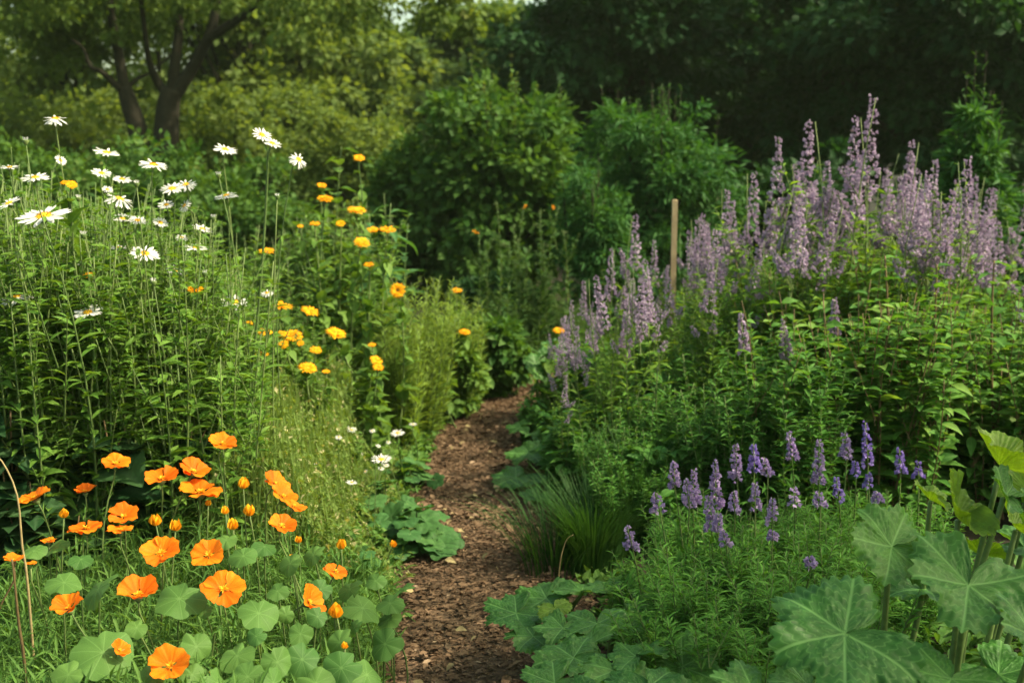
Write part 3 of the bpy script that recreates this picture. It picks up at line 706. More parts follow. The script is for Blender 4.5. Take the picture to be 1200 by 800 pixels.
def squash_big():
    base=P(1090,800,2.1); base[2]=0
    o=thing('squash_plant','large squash plant with broad lobed leaves in the lower right corner','vegetable plant',base)
    L=lambda *a,**k: squash_leaf(o,base,*a,**k)
    L(990,742,1.85,190,(-.14,-.42,.90),(-.9,-.2,-.1),1,'squash',.06,.09,fold=.09,tint=.05,label='broad dark flat leaf lying lowest at the front left')
    L(1045,640,2.05,115,(.30,-.58,.75),(-.85,-.2,.15),2,'squash',.20,.10,fold=.13,label='upturned leaf with pale lit left lobe')
    L(1135,685,1.95,158,(.06,-.64,.76),(-.35,-.7,-.3),3,'squash',.18,.13,fold=.14,label='large spreading leaf with pale corrugated lobes')
    L(1122,606,2.2,92,(.0,.05,1),(-.5,.3,.6),4,'squashyoung',.75,.10,label='young yellow-green leaf glowing from behind')
    L(1172,545,2.25,84,(-.05,.05,1),(-.7,.3,.55),5,'squashyoung',.75,.08,label='topmost yellow-green young leaf')
    L(1190,618,2.2,66,(-.1,.1,1),(-.6,.3,.5),16,'squashyoung',.6,.1)
    L(1205,575,2.35,66,(.1,0,1),(.5,.3,.5),17,'squashyoung',.6,.1)
    L(1150,650,2.3,56,(-.1,.1,1),(-.6,-.3,.4),18,'squashyoung',.55,.1)
    L(1090,585,2.45,54,(-.1,0,1),(-.7,.1,.4),19,'squashyoung',.5,.1)
    L(1178,582,2.15,70,(.35,-.5,.7),(-.6,-.3,.5),6,'squash',.4,.12,label='curled leaf with silvery lit upper side')
    L(1215,745,1.85,120,(.1,-.4,.9),(-.8,-.2,.2),7,'squash',.3,.12)
    L(1115,795,1.8,130,(-.1,-.35,.9),(-.5,-.7,.0),8,'squash',.15,.08)
    L(885,812,1.8,110,(.1,-.3,.9),(-.5,-.6,.0),9,'squash',.2,.08)
    L(1010,815,1.75,110,(.0,-.3,.95),(.3,-.8,.0),10,'squash',.2,.1)
    L(1200,640,2.4,120,(.1,-.3,.9),(.4,-.5,.2),11,'squash',.3,.1)
    L(1090,690,2.5,110,(-.1,-.35,.9),(-.2,-.8,.0),12,'squash',.2,.1)
    L(1230,610,2.3,90,(.3,-.3,.8),(-.6,.2,.4),13,'squash',.4,.1)
    L(1170,790,2.1,120,(.0,-.3,.9),(.4,-.7,.0),14,'squash',.2,.1)
    L(950,805,2.1,100,(.0,-.3,.9),(-.4,-.7,.0),15,'squash',.2,.1)
squash_big()
def squash_low():
    base=P(690,740,2.9); base[2]=0
    o=thing('squash_plant','low squash plant with shaded lobed leaves spreading onto the path','vegetable plant',base)
    L=lambda *a,**k: squash_leaf(o,base,*a,**k)
    for i,(px,py,Y,w,tx,ty,mt) in enumerate([(605,718,2.75,85,-.8,-.6,'squash'),(640,700,2.85,85,-.7,.2,'squash'),(682,692,2.8,75,.1,.6,'squash'),(650,712,2.7,45,.1,-.8,'squashyoung'),(730,690,2.85,85,.3,.5,'squash'),
        (760,725,2.65,100,.7,-.3,'squash'),(700,730,2.6,80,.0,-.8,'squash'),(745,768,2.3,80,-.3,.7,'squash'),(672,770,2.4,95,-.8,-.1,'squash'),(720,785,2.25,90,.1,-.8,'squash'),(650,800,2.3,90,-.7,-.5,'squash'),
        (800,780,2.3,100,.6,-.5,'squash'),(690,755,2.5,80,-.3,.3,'squash'),(760,805,2.15,110,.2,-.7,'squash'),(700,815,2.1,90,-.2,-.8,'squash'),(625,745,2.65,70,-.5,-.8,'squash'),(830,740,2.5,90,.6,.1,'squash'),(660,735,2.6,70,-.3,-.6,'squash')]):
        L(px,py,Y,w,(.06*RNG.normal()-.05,-.2+.15*RNG.normal(),1),(tx,ty,-.1),20+i,mt,.06+.1*RNG.random(),.10,fold=.12)
squash_low()
def squash_mid():
    base=P(625,520,5.0); base[2]=0
    o=thing('squash_plant','squash leaves overhanging the path at the foot of the right bed','vegetable plant',base)
    for i,(px,py,Y,w,tx,ty) in enumerate([(605,560,4.5,60,-.7,-.5),(620,530,4.7,55,-.6,.1),(640,505,5.0,50,-.3,.5),(655,560,4.4,60,.5,-.5),(630,580,4.3,45,-.5,-.7),(610,500,5.1,35,-.6,.2),(665,520,4.8,55,.5,.3),(680,550,4.5,60,.4,-.4)]):
        squash_leaf(o,base,px,py,Y,w,(-.1,-.25,1),(tx,ty,-.1),50+i,'squash',.1,.10,fold=.1)
    b2=P(645,430,5.6); b2[2]=0
    o=thing('squash_plant','upright squash leaves at the far left foot of the mauve spikes','vegetable plant',b2)
    for i,(px,py,Y,w,tx,ty) in enumerate([(628,427,5.6,32,-.8,0),(652,413,5.7,42,-.4,.3),(630,438,5.5,30,-.6,-.4),(640,460,5.5,36,-.2,-.6)]):
        squash_leaf(o,b2,px,py,Y,w,(-.1,-.6,.8),(tx,ty,.3),70+i,'squash',.2,.10)
squash_mid()

# ------------------------------------------------------------------ flower heads
def ring(T,n,r0,length,elev,buf,jit=.08,z=0,tint=None,sw=1.0):
    a=np.arange(n)/n*2*np.pi+RNG.normal(size=n)*jit
    el=elev+RNG.normal(size=n)*.10
    d=np.stack([np.cos(a)*np.cos(el),np.sin(a)*np.cos(el),np.sin(el)],-1)
    p=np.stack([np.cos(a)*r0,np.sin(a)*r0,np.full(n,z)],-1)
    l=length*RNG.uniform(.88,1.08,n)
    buf.inst(T,frames(p,d,(0,0,1),np.stack([l*sw,l,l],-1),RNG.normal(size=n)*.15),RNG.random(n) if tint is None else tint)
def dome(r,h,n=14,rings=4,bump=.12):
    return discT(n,rings,lambda q,a: h/r*(1-q**2.2)+bump*math.sin(9*a+20*q)*q*(1-q)*.5-.0)
def daisy_heads(nv):
    out=[]
    for k in range(nv):
        b=Buf(); n=int(RNG.integers(16,22))
        ring(PETAL_DAISY,n,.13,.40,.12-.55*RNG.random()*(k%2),b,.07+.05*(k%4==3),0)
        ring(PETAL_DAISY,n//2,.12,.37,.16,b,.1,.015)
        d=Buf(); d.inst(dome(1,.35),frames(np.zeros((1,3)),np.array([(0,1,0.)]),(0,0,1),.155),np.array([.5]))
        m=70; a=RNG.uniform(0,6.28,m); r=.145*np.sqrt(RNG.random(m))
        d.inst(LEAF_FAR,frames(np.stack([r*np.cos(a),r*np.sin(a),.045*(1-(r/.155)**2)],-1),np.stack([np.cos(a)*.2,np.sin(a)*.2,np.ones(m)],-1),(1,0,0),.035),RNG.random(m))
        out.append((b.mesh('petals',M['white']),d.mesh('disc',M['yellow'])))
    return out
def mari_heads(nv):
    out=[]
    for k in range(nv):
        b=Buf(); n=22
        ring(PETAL_MARI,n,.10,.41,.06,b,.05,0); ring(PETAL_MARI,n-2,.10,.36,.26,b,.08,.02)
        if k%2: ring(PETAL_MARI,14,.07,.27,.55,b,.1,.03)
        d=Buf(); d.inst(dome(1,.3),frames(np.zeros((1,3)),np.array([(0,1,0.)]),(0,0,1),.14),np.array([.5]))
        m=60; a=RNG.uniform(0,6.28,m); r=.13*np.sqrt(RNG.random(m))
        d.inst(LEAF_FAR,frames(np.stack([r*np.cos(a),r*np.sin(a),.03+0*r],-1),np.stack([np.cos(a)*.3,np.sin(a)*.3,np.ones(m)],-1),(1,0,0),.05),RNG.random(m))
        out.append((b.mesh('petals',M['orangeD']),d.mesh('disc',M['brownc'] if k==1 else M['yellow'])))
    return out
def poppyT(seed,cup):
    """one broad ruffled poppy petal, fan shaped, length 1 along +Y"""
    r_=np.random.default_rng(seed); ph=r_.uniform(0,6.28,3); na,nr=27,9; v=[];uv=[];q=[]
    for i in range(nr+1):
        r=i/nr
        for j in range(na):
            a=(j/(na-1)-.5)*1.95*(.35+.65*min(1,r*1.6))
            R=r*(1+.05*math.sin(5*a+ph[0])+.03*math.sin(14*a+ph[1]))*(1-.16*abs(2*j/(na-1)-1)**3)
            z=cup*r**1.5+.09*r*r*math.sin(4*a+ph[1])+.035*r**2.5*math.sin(12*a+ph[2])+.010*r*math.sin(24*a)-.10*r**5
            v.append((R*math.sin(a),R*math.cos(a),z)); uv.append((2*j/(na-1)-1,r))
    for i in range(nr):
        for j in range(na-1):
            k=i*na+j; q.append((k,k+1,k+1+na,k+na))
    return np.array(v),np.array(q),np.zeros((0,3),int),np.array(uv)
def poppy_heads(nv):
    out=[]
    for k in range(nv):
        b=Buf(); cup=[.30,.46,.62,.40,.25][k%5]
        for j in range(4):
            a=j*math.pi/2+.2*RNG.normal()+.3*k
            T=poppyT(k*7+j,cup*RNG.uniform(.8,1.25))
            d=np.array([(math.cos(a),math.sin(a),.02)])
            b.inst(T,frames(np.array([(0,0,.01*(j%2))]),d,(0,0,1),.52*RNG.uniform(.93,1.05)),np.array([RNG.random()]))
        s=Buf(); m=34; a=RNG.uniform(0,6.28,m); e=RNG.uniform(.5,1.2,m)
        s.inst(LEAF_LANCE,frames(np.zeros((m,3))+(0,0,.02),np.stack([np.cos(a)*np.cos(e),np.sin(a)*np.cos(e),np.sin(e)],-1),(0,0,1),RNG.uniform(.10,.17,m)),RNG.random(m))
        out.append((b.mesh('petals',M['orange']),s.mesh('stamens',M['bud'])))
    return out
DH=daisy_heads(12); MH=mari_heads(4); PH=poppy_heads(15)

def head_normal(py, ratio, yaw=0.0, side=0.0):
    """how a flower faces: ratio = how open it looks, yaw = degrees it turns to the right, side = lean"""
    t=math.asin(max(-1,min(1,ratio)))-depr(py)
    n=Vector((0,-math.sin(t),math.cos(t)))
    n.rotate(Matrix.Rotation(math.radians(side),3,'Y')); n.rotate(Matrix.Rotation(math.radians(yaw),3,'Z'))
    return n
def flower(name,label,cat,px,py,Y,wpx,ratio,heads,names,i,side=0,yaw=0,group=None,stem_r=.0019,leaves=None,basedx=None,bend=None,smat='stem',leafT_=LEAF_LANCE,leafn=12,leafl=.06,lm='daisyleaf'):
    c=P(px,py,Y); n=head_normal(py,ratio,yaw,side); size=wpx/FPX*Y*1.04
    dx=RNG.normal()*.05 if basedx is None else basedx
    g=np.array((c[0]+dx,Y+RNG.uniform(.0,.12),0.0))
    o=thing(name,label,cat,g,0,1,group)
    s=Buf(); e=c-g-np.array(n)*.01*1; bd=(RNG.normal()*.035,RNG.normal()*.03,0) if bend is None else bend
    cv=np.vstack([curve((0,0,0),e-np.array(n)*.03,bd,10),[e+np.array(n)*.004]]); s.tube(cv,np.linspace(stem_r*1.5,stem_r,11),6)
    s.tube(np.array([e-np.array(n)*size*.06,e+np.array(n)*.006]),[size*.05,size*.14],8)      # calyx
    part('stem',s,M[smat],o)
    if leafn:
        b=Buf(); m=leafn if name!='daisy' else leafn+14; t=RNG.uniform(.05,.90,m)**.8; p=np.stack([np.interp(t,np.linspace(0,1,11),cv[:,k]) for k in range(3)],-1)
        b.inst(leafT_,frames(p,rdir(m,.5),(0,0,1),leafl*RNG.uniform(.6,1.3,m)*(1.2-.7*t)),RNG.random(m)); part('leaves',b,M[lm],o)
    pm,dm=heads[i%len(heads)]
    q=n.to_track_quat('Z','Y')@Matrix.Rotation(RNG.uniform(0,6.28),3,'Z').to_quaternion()
    h=obj(names[0],pm,o); h.location=[float(k) for k in (c-g)]; h.rotation_mode='QUATERNION'; h.rotation_quaternion=q; h.scale=(size,)*3
    obj(names[1],dm,h)
    return o

# daisies: px, py, distance, width, openness, side lean, label
DA=[(65,139,2.9,28,.16,2,'tallest daisy at the left, seen edge-on on a bare stem'),
(71,188,3.0,13,.5,40,'small half-open daisy below the tallest one'),
(11,196,2.6,20,.2,-5,'daisy cut by the left edge behind a bud stem'),
(41,208,2.6,33,.22,4,'edge-on daisy above the biggest daisy'),
(51,253,2.35,57,.30,4,'biggest daisy, its yellow disc showing, at the left'),
(11,238,2.5,26,.3,-16,'daisy at the left edge left of the biggest one'),
(125,179,3.2,30,.20,6,'flat edge-on daisy left of the twin trunks'),
(119,203,3.0,25,.42,6,'upper left daisy of the crowded middle bunch'),
(143,210,3.05,21,.3,20,'daisy tucked right behind the upper left of the bunch'),
(140,233,2.9,33,.36,10,'open daisy low in the crowded middle bunch'),
(126,222,3.1,12,.5,30,'half-hidden small daisy inside the middle bunch'),
(180,193,3.0,31,.25,8,'daisy straight in front of the twin trunks'),
(202,221,3.0,30,.42,5,'front daisy of the pair right of the trunks'),
(218,216,3.1,24,.36,2,'rear daisy of the pair right of the trunks'),
(195,240,3.1,20,.4,10,'left daisy of the lower small pair'),
(216,241,3.1,19,.6,-30,'right daisy of the lower small pair'),
(144,256,3.0,24,.28,6,'left one of two daisies overlapping under the bunch'),
(161,258,3.05,20,.3,14,'right one of two daisies overlapping under the bunch'),
(188,261,3.1,18,.5,18,'lone small daisy under the lower pair'),
(237,268,3.3,24,.16,8,'thin edge-on daisy right of the small lone one'),
(213,278,3.1,14,.35,16,'tiny daisy above the flat one'),
(230,290,3.0,29,.28,6,'flat daisy at the right end of the daisies'),
(170,297,2.8,33,.38,10,'well opened daisy at the centre of the left bed'),
(139,290,3.1,22,.3,4,'pale daisy behind the central one'),
(205,317,3.0,21,.42,22,'daisy tilted right below the flat one'),
(19,348,2.5,38,.28,-8,'daisy low at the left edge facing up left'),
(103,366,2.45,34,.55,2,'lowest daisy, opened towards the path, fine petals'),
(275,354,3.1,29,.65,12,'daisy beside the marigolds, face turned to the viewer'),
(264,175,3.1,30,.28,14,'upper daisy of the two stacked on thin stems'),
(265,229,3.05,29,.30,0,'lower daisy of the two stacked on thin stems'),
(307,158,3.0,20,.5,28,'left daisy of the tall double head'),
(319,168,3.0,21,.45,24,'right daisy of the tall double head'),
(350,187,3.3,24,.5,40,'daisy leaning away to the right of the double head'),
(96,308,3.2,13,.4,0,'small cream daisy between the stems at left'),
(313,343,3.6,16,.35,0,'small daisy with yellow centre above the marigolds'),
(447,538,4.0,25,.4,6,'white daisy low beside the path'),
(412,565,3.7,13,.35,0,'small white daisy in the grass left of the path'),
(466,507,4.4,16,.35,10,'white daisy near the upright yellow-green bush'),
(484,497,4.6,10,.35,0,'smallest white daisy at the path side'),
(412,503,4.2,13,.4,0,'faint white daisy above the leafy mallow')]
for i,(px,py,Y,w,ra,sd,lab) in enumerate(DA):
    kw={}; Y=Y if Y>3.45 else 3.1+(Y-2.35)*.7
    if px in (307,319): kw=dict(basedx=-.24,bend=(.03,0,0),stem_r=.0035,leafn=0)
    elif px in (264,265,65,350): kw=dict(leafn=6)
    if px==307: continue      # second head of the double daisy, added to it below
    o=flower('daisy',lab,'flower',px,py,Y,w*1.0*RNG.uniform(.92,1.08),min(.9,ra*RNG.uniform(.75,1.25)),DH,('petals','disc'),(2 if px in (51,103,275) else int(RNG.integers(12))),sd+RNG.normal()*5,RNG.normal()*14,None,**kw)
    if px==319:
        o['label']='tall daisy with two overlapping heads on one long slanting stem'
        n=head_normal(158,.5,0,30); size=21/FPX*Y*1.1; c=P(307,158,Y-.02)-np.array(o.location)
        h=obj('petals',DH[2][0],o); h.location=[float(k) for k in c]; h.rotation_mode='QUATERNION'; h.rotation_quaternion=n.to_track_quat('Z','Y'); h.scale=(size,)*3
        obj('disc',DH[2][1],h)
        sb_=Buf(); sb_.tube(curve(P(315,182,Y)-np.array(o.location),c,(.0,0,0),5),np.linspace(.0022,.0018,5),5); part('stem',sb_,M['stem'],o)

for i,(px,py,w,lab) in enumerate([(30,165,9,'round green-white daisy bud left of the tallest daisy'),(92,232,8,'closed daisy bud right of the biggest daisy'),(256,205,8,'daisy bud beside the stacked daisies'),(160,215,8,'closed daisy bud in the middle bunch'),(250,255,8,'small daisy bud left of the lower stacked daisy'),
        (98,275,9,'daisy bud above the small cream daisy'),(60,300,8,'daisy bud under the biggest daisy'),(180,330,9,'daisy bud below the central daisy'),(240,320,8,'pale daisy bud right of the tilted daisy'),(325,230,7,'thin-stemmed daisy bud right of the long slanting stem'),(128,315,8,'daisy bud left of the central daisy'),(45,390,9,'daisy bud left of the lowest daisy')]):
    Y=3.2+.4*RNG.random(); c=P(px,py,Y); s_=w/FPX*Y; g=np.array((c[0]+RNG.normal()*.06,Y+.05,0)); o=thing('daisy_bud',lab,'flower',g); e=c-g
    s=Buf(); s.tube(curve((0,0,0),e,(.03*RNG.normal(),0,0),9),np.linspace(.003,.0015,9),6); s.tube(np.array([e-(0,0,s_*.5),e,e+(0,0,s_*.1)]),[s_*.2,s_*.48,s_*.4],8); part('stem',s,M['stem'],o)
    b=Buf(); ring(PETAL_DAISY,12,s_*.2,s_*.55,1.25,b,.1); m_=b.mesh('petals',M['white']); h=obj('petals',m_,o); h.location=[float(q) for q in e]
# marigolds: px, py, distance, width, openness, lean, label
MA=[(421,185,5.6,13,.5,0,'highest marigold, against the tawny shrub'),(377,217,5.2,12,.4,0,'small marigold under the leaning daisy'),(381,233,5.1,20,.25,6,'flat marigold below the small one'),
(418,246,5.2,22,.28,2,'flat marigold at the top right of the scattered ones'),(369,262,5.0,13,.3,4,'marigold midway along the upper row'),(399,262,5.1,11,.6,0,'round marigold right of the upper row'),
(437,269,5.2,14,.35,0,'left marigold of the upper right pair'),(454,269,5.2,21,.28,4,'right marigold of the upper right pair'),(424,284,5.0,19,.5,20,'marigold drooping under the upper right pair'),
(312,294,4.6,19,.32,0,'marigold alone left below the tall double daisy'),(352,265,5.0,8,.4,0,'tiny marigold above the lone one'),(432,310,5.0,13,.3,-8,'dull orange marigold over the dark gap'),
(466,340,4.9,19,.92,0,'round marigold facing the viewer with dark eye'),(535,340,5.6,14,.35,0,'marigold on the upright bush by the path'),(544,389,5.4,15,.35,8,'lower yellow marigold on the upright bush'),
(330,358,4.5,26,.25,12,'long flat marigold left of the dark gap'),(363,364,4.6,22,.40,14,'marigold at the dark gap, tilted right'),(290,379,4.4,13,.4,0,'small dull marigold at left of the cluster'),
(312,390,4.4,18,.45,12,'left marigold of the dense cluster'),(329,391,4.45,13,.5,-6,'marigold half hidden in the dense cluster'),(343,393,4.4,24,.5,8,'largest marigold of the dense cluster'),
(332,403,4.3,13,.8,0,'deep orange marigold at the bottom of the cluster'),(352,402,4.4,9,.7,0,'tiny marigold at the right of the cluster'),(307,414,4.2,17,.35,10,'orange marigold below the cluster at left'),
(394,390,4.5,24,.38,14,'marigold right of the cluster, tilted right'),(370,410,4.3,15,.5,14,'half-open marigold below the cluster'),(436,404,4.6,10,.4,0,'small marigold near the grass at right'),
(441,422,4.5,16,.45,25,'upper petal fan of the two-part marigold'),(443,430,4.45,14,.45,10,'lower petal fan of the two-part marigold'),(361,431,4.2,22,.42,18,'lowest marigold above the seed grass'),
(382,435,4.2,10,.4,0,'faint marigold beside the lowest one'),(104,322,3.3,14,.35,0,'orange marigold among the daisies at left'),(229,339,3.5,20,.3,5,'marigold between daisies near the middle of the bed'),
(655,387,5.5,14,.5,0,'orange marigold at the foot of the mauve spikes'),(84,216,3.3,13,.6,20,'faded pinkish marigold high among the daisies'),(75,214,3.4,9,.5,0,'small yellow marigold beside the faded one')]
for i,(px,py,Y,w,ra,sd,lab) in enumerate(MA):
    flower('marigold',lab,'flower',px,py,Y,w*1.05,ra,MH,('petals','disc'),1 if px==466 else (0,2,3)[i%3],sd,RNG.normal()*10,None,stem_r=.003,leafT_=LEAF_OVATE,leafn=40,leafl=.10,lm='mari')

# poppies
PO=[(260,521,3.0,32,.42,20,3,'highest poppy, seen from the side on a bare stem'),(135,544,2.9,30,.5,12,0,'poppy in front of the dark leaves at upper left'),(189,562,2.8,37,.5,0,1,'poppy between the dark leaves and the pair'),
(226,553,2.85,33,.5,25,1,'upper poppy of the touching pair'),(235,578,2.8,45,.38,6,0,'lower wide poppy of the touching pair'),(42,584,2.7,36,.42,-20,3,'poppy at the far left beside the dry stem'),
(100,576,2.9,23,.35,0,1,'small poppy behind the two wide ones at left'),(101,620,2.6,38,.38,0,4,'flat wide poppy left of the stacked two'),(145,606,2.65,33,.62,10,1,'upper poppy of the two stacked ones'),
(141,622,2.6,29,.3,0,0,'lower poppy of the two stacked ones'),(16,657,2.35,22,.4,0,1,'small poppy on a brown stalk at the left edge'),(81,713,2.15,35,.7,-10,2,'deep orange cupped poppy low at left'),
(162,698,2.2,44,.6,4,2,'cupped poppy in the middle of the bed front'),(189,649,2.4,43,.72,0,3,'round open poppy above the middle cup'),(245,651,2.4,40,.8,-8,3,'round open poppy with pointed lower petal'),
(262,691,2.25,48,.82,6,4,'largest round poppy, facing the viewer'),(200,781,1.98,47,.85,0,1,'frilled poppy at the very bottom'),(140,762,2.05,22,.6,35,2,'narrow half-closed poppy low at left'),
(322,568,2.85,34,.5,35,3,'left part of the large double poppy'),(331,582,2.8,30,.6,30,1,'middle petals of the large double poppy'),(345,594,2.75,26,.35,25,0,'right low petals of the large double poppy'),
(330,617,2.65,31,.62,18,1,'poppy just below the large double one'),(393,670,2.5,28,.5,25,4,'yellowish poppy nearest the path'),(361,706,2.3,36,.45,58,2,'upright star-shaped poppy seen from the side'),
(57,634,2.6,17,.35,0,0,'small poppy beside the brown stalk'),(36,661,2.45,13,.3,0,0,'tiny poppy close to the left edge')]
for i,(px,py,Y,w,ra,sd,hv,lab) in enumerate(PO):
    kw=dict(basedx=-.05) if px==260 else {}
    flower('poppy',lab,'flower',px,py,Y,w*1.03,ra,PH,('petals','stamens'),hv+5*(i%3),sd,RNG.normal()*6,None,leafT_=LEAF_FINE,leafn=40,leafl=.06,lm='poppyleaf',smat='redstem' if px in (16,) else 'stem',**kw)
# poppy buds: closed cups
BU=[(75,603,2.7,11,'round bud above the flat wide poppy'),(285,568,2.8,14,'closed orange bud left of the large double poppy'),(264,599,2.7,10,'small yellow bud right of the touching pair'),
(292,600,2.7,14,'yellow bud beside the small one'),(273,616,2.65,14,'yellow bud over the pale round leaf'),(182,611,2.65,15,'yellow bud right of the stacked poppies'),(206,617,2.6,15,'yellow bud above the round open poppy'),
(400,639,2.75,13,'pale orange bud near the pale grass'),(350,633,2.7,9,'small bud right of the poppy under the double one'),(461,638,3.4,9,'tiny orange bud near the leafy mallow'),
(341,655,2.6,9,'small orange bud over the round leaves'),(394,718,2.3,18,'half-open yellow bud beside the star-shaped poppy'),(404,757,2.1,9,'tiny yellow bud above the lowest round leaves'),(249,789,1.97,8,'tiny bud at the bottom edge'),(244,590,2.8,8,'tiny bud under the touching pair')]
for i,(px,py,Y,w,lab) in enumerate(BU):
    c=P(px,py,Y); s_=w/FPX*Y; g=np.array((c[0]+RNG.normal()*.03,Y+.03,0))
    o=thing('poppy_bud',lab,'flower',g); s=Buf(); e=c-g; s.tube(curve((0,0,0),e,(.01*RNG.normal(),0,0),8),np.linspace(.003,.0018,8),6); part('stem',s,M['stem'],o)
    b=Buf()
    for j in range(6):
        a=j*1.05+RNG.normal()*.15; dd=np.array([(math.cos(a)*.5,math.sin(a)*.5,1)])
        b.inst(leafT(.42,4,-.5,-.25,.5),frames(e[None]-(0,0,s_*.35),dd,np.array([(-math.cos(a),-math.sin(a),.3)]),s_*RNG.uniform(.85,1.05)),np.array([RNG.random()]))
    part('petals',b,M['bud'],o)

# ------------------------------------------------------------------ left bed foliage
# daisy stems without flowers
dp=[]
for k in range(5):
    s,b,_=stem_plant(1.0,6,.19,56,.078,LEAF_LANCE if k%2 else leafT(.17,4,.45,.4,.45,.1),.05,1.0,.55,.55,.004,2)
    o=thing('daisy_plant','p','plant',(0,-50,0)); part('stems',s,M['stem'],o); part('leaves',b,M['daisyleaf'],o); dp.append(o)
for i in range(125):
    px=-60+RNG.random()*330; Y=RNG.uniform(3.2,4.4); top=np.interp(px,[-60,30,150,230,300],[240,235,262,290,330])
    py=top+RNG.gamma(1.7,16)+(4.4-Y)*45-75
    p=P(px,py,Y); put(dp,i,p[0],Y,p[2],'leafy green daisy stems without an open flower','leafy daisy plants of the left bed')
# dark big leaves in the shade at lower left
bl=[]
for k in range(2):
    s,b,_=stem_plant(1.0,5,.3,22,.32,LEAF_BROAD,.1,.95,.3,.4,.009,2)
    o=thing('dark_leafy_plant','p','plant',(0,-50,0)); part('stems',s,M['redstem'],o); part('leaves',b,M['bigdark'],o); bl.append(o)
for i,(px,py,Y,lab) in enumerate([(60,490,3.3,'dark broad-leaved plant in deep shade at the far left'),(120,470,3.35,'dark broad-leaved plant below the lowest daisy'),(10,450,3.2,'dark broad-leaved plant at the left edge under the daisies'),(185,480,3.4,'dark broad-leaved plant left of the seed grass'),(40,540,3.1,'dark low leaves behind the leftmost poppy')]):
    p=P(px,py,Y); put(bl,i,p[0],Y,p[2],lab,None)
# marigold foliage
mp=[]
for k in range(4):
    s,b,_=stem_plant(1.0,9,.27,38,.10,LEAF_OVATE if k%2 else LEAF_LANCE,.1,1.0,.6,.5,.004,3)
    o=thing('marigold_plant','p','plant',(0,-50,0)); part('stems',s,M['stem'],o); part('leaves',b,M['mari'],o); mp.append(o)
for i in range(75):
    px=235+RNG.random()*260; Y=RNG.uniform(4.0,6.2); top=np.interp(px,[230,300,360,420,470,520],[290,285,262,262,300,350])
    py=top+RNG.gamma(2,12)+(5.6-Y)*80
    p=P(px,py,Y); 
    if p[2]<.2: continue
    lim=np.interp(Y,PYs,PXs)-np.interp(Y,PYs,PWs)
    if p[0]>lim-.1: continue
    put(mp,i,p[0],Y,p[2]*float(np.clip((lim-p[0])/.5,.3,1)),'leafy green marigold plant between the daisies and the path','leafy marigold plants of the left bed')
o=None
# sunlit plant with long drooping leaves
tall_leafy('sunlit plant with long pale drooping leaves above the path bend',458,238,5.4,452,.26,26,False,'mallow',leafT(.20,5,.4,.45,.45,.1),'stem',name='leafy_plant')
tall_leafy('second sunlit stem with long leaves left of the first',432,250,5.5,425,.24,24,False,'mallow',leafT(.20,5,.4,.45,.45,.1),'stem',name='leafy_plant')
tall_leafy('third long-leaved stem nearest the dark gap over the path',478,262,5.6,476,.22,24,False,'mallow',leafT(.20,5,.4,.45,.45,.1),'stem',name='leafy_plant')
tall_leafy('pale leaved stem behind the leaning daisy',400,172,5.8,395,.22,30,False,'mari',LEAF_OVATE,'stem',name='leafy_plant')
# upright feathery bush by the path
for (lab,px,top,Y,wpx,n,mat) in [('upright yellow-green feathery bush by the path bend',495,312,5.35,110,46,'tarr'),('lower feathery yellow-green bush beside the path',470,345,5.1,90,34,'tarr'),('feathery bush with leafy right side above the path',540,345,5.7,70,34,'tarr')]:
    t=P(px,top,Y); o=thing('feathery_bush',lab,'shrub',(t[0],Y,0))
    s,b,_=stem_plant(t[2],n,wpx/2/FPX*Y,90,.075,LEAF_FINE,.05,1.0,.9,.5,.003,1,.03)
    part('stems',s,M['stem'],o); part('leaves',b,M[mat],o)
shrub('leafy_bush','dark rounded leafy bush at the path bend','shrub',572,372,6.3,85,'bggreen',.06,110,70,T=LEAF_OVATE)
shrub('leafy_bush','small leafy bush with pale leaves at the foot of the upright bush','shrub',535,400,5.75,60,'mari',.05,70,50,T=LEAF_OVATE)
# goldenrod clump in the shade at the end of the path
o=None
gold=[(557,270),(579,236),(601,265),(615,240),(634,246),(648,241),(627,262),(571,300),(590,285),(662,270),(608,280),(640,285)]
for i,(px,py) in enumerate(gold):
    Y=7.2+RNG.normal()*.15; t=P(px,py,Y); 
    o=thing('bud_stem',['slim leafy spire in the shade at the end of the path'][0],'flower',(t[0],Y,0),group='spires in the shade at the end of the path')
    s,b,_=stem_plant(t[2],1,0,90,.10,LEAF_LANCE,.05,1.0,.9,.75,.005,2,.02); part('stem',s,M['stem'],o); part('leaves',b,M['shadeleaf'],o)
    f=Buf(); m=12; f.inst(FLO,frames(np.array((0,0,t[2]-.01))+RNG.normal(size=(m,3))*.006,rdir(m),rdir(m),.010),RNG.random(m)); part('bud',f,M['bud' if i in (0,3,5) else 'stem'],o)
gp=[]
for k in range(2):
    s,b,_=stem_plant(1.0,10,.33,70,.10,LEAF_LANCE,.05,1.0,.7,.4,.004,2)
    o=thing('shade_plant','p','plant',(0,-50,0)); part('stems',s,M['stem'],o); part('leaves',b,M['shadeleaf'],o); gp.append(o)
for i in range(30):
    px=555+RNG.random()*135; Y=RNG.uniform(6.75,7.8); p=P(px,305+RNG.random()*60+(7.8-Y)*75,Y); put(gp,i,p[0],Y,p[2],'shaded leafy plant at the end of the path','leafy plants at the end of the path')

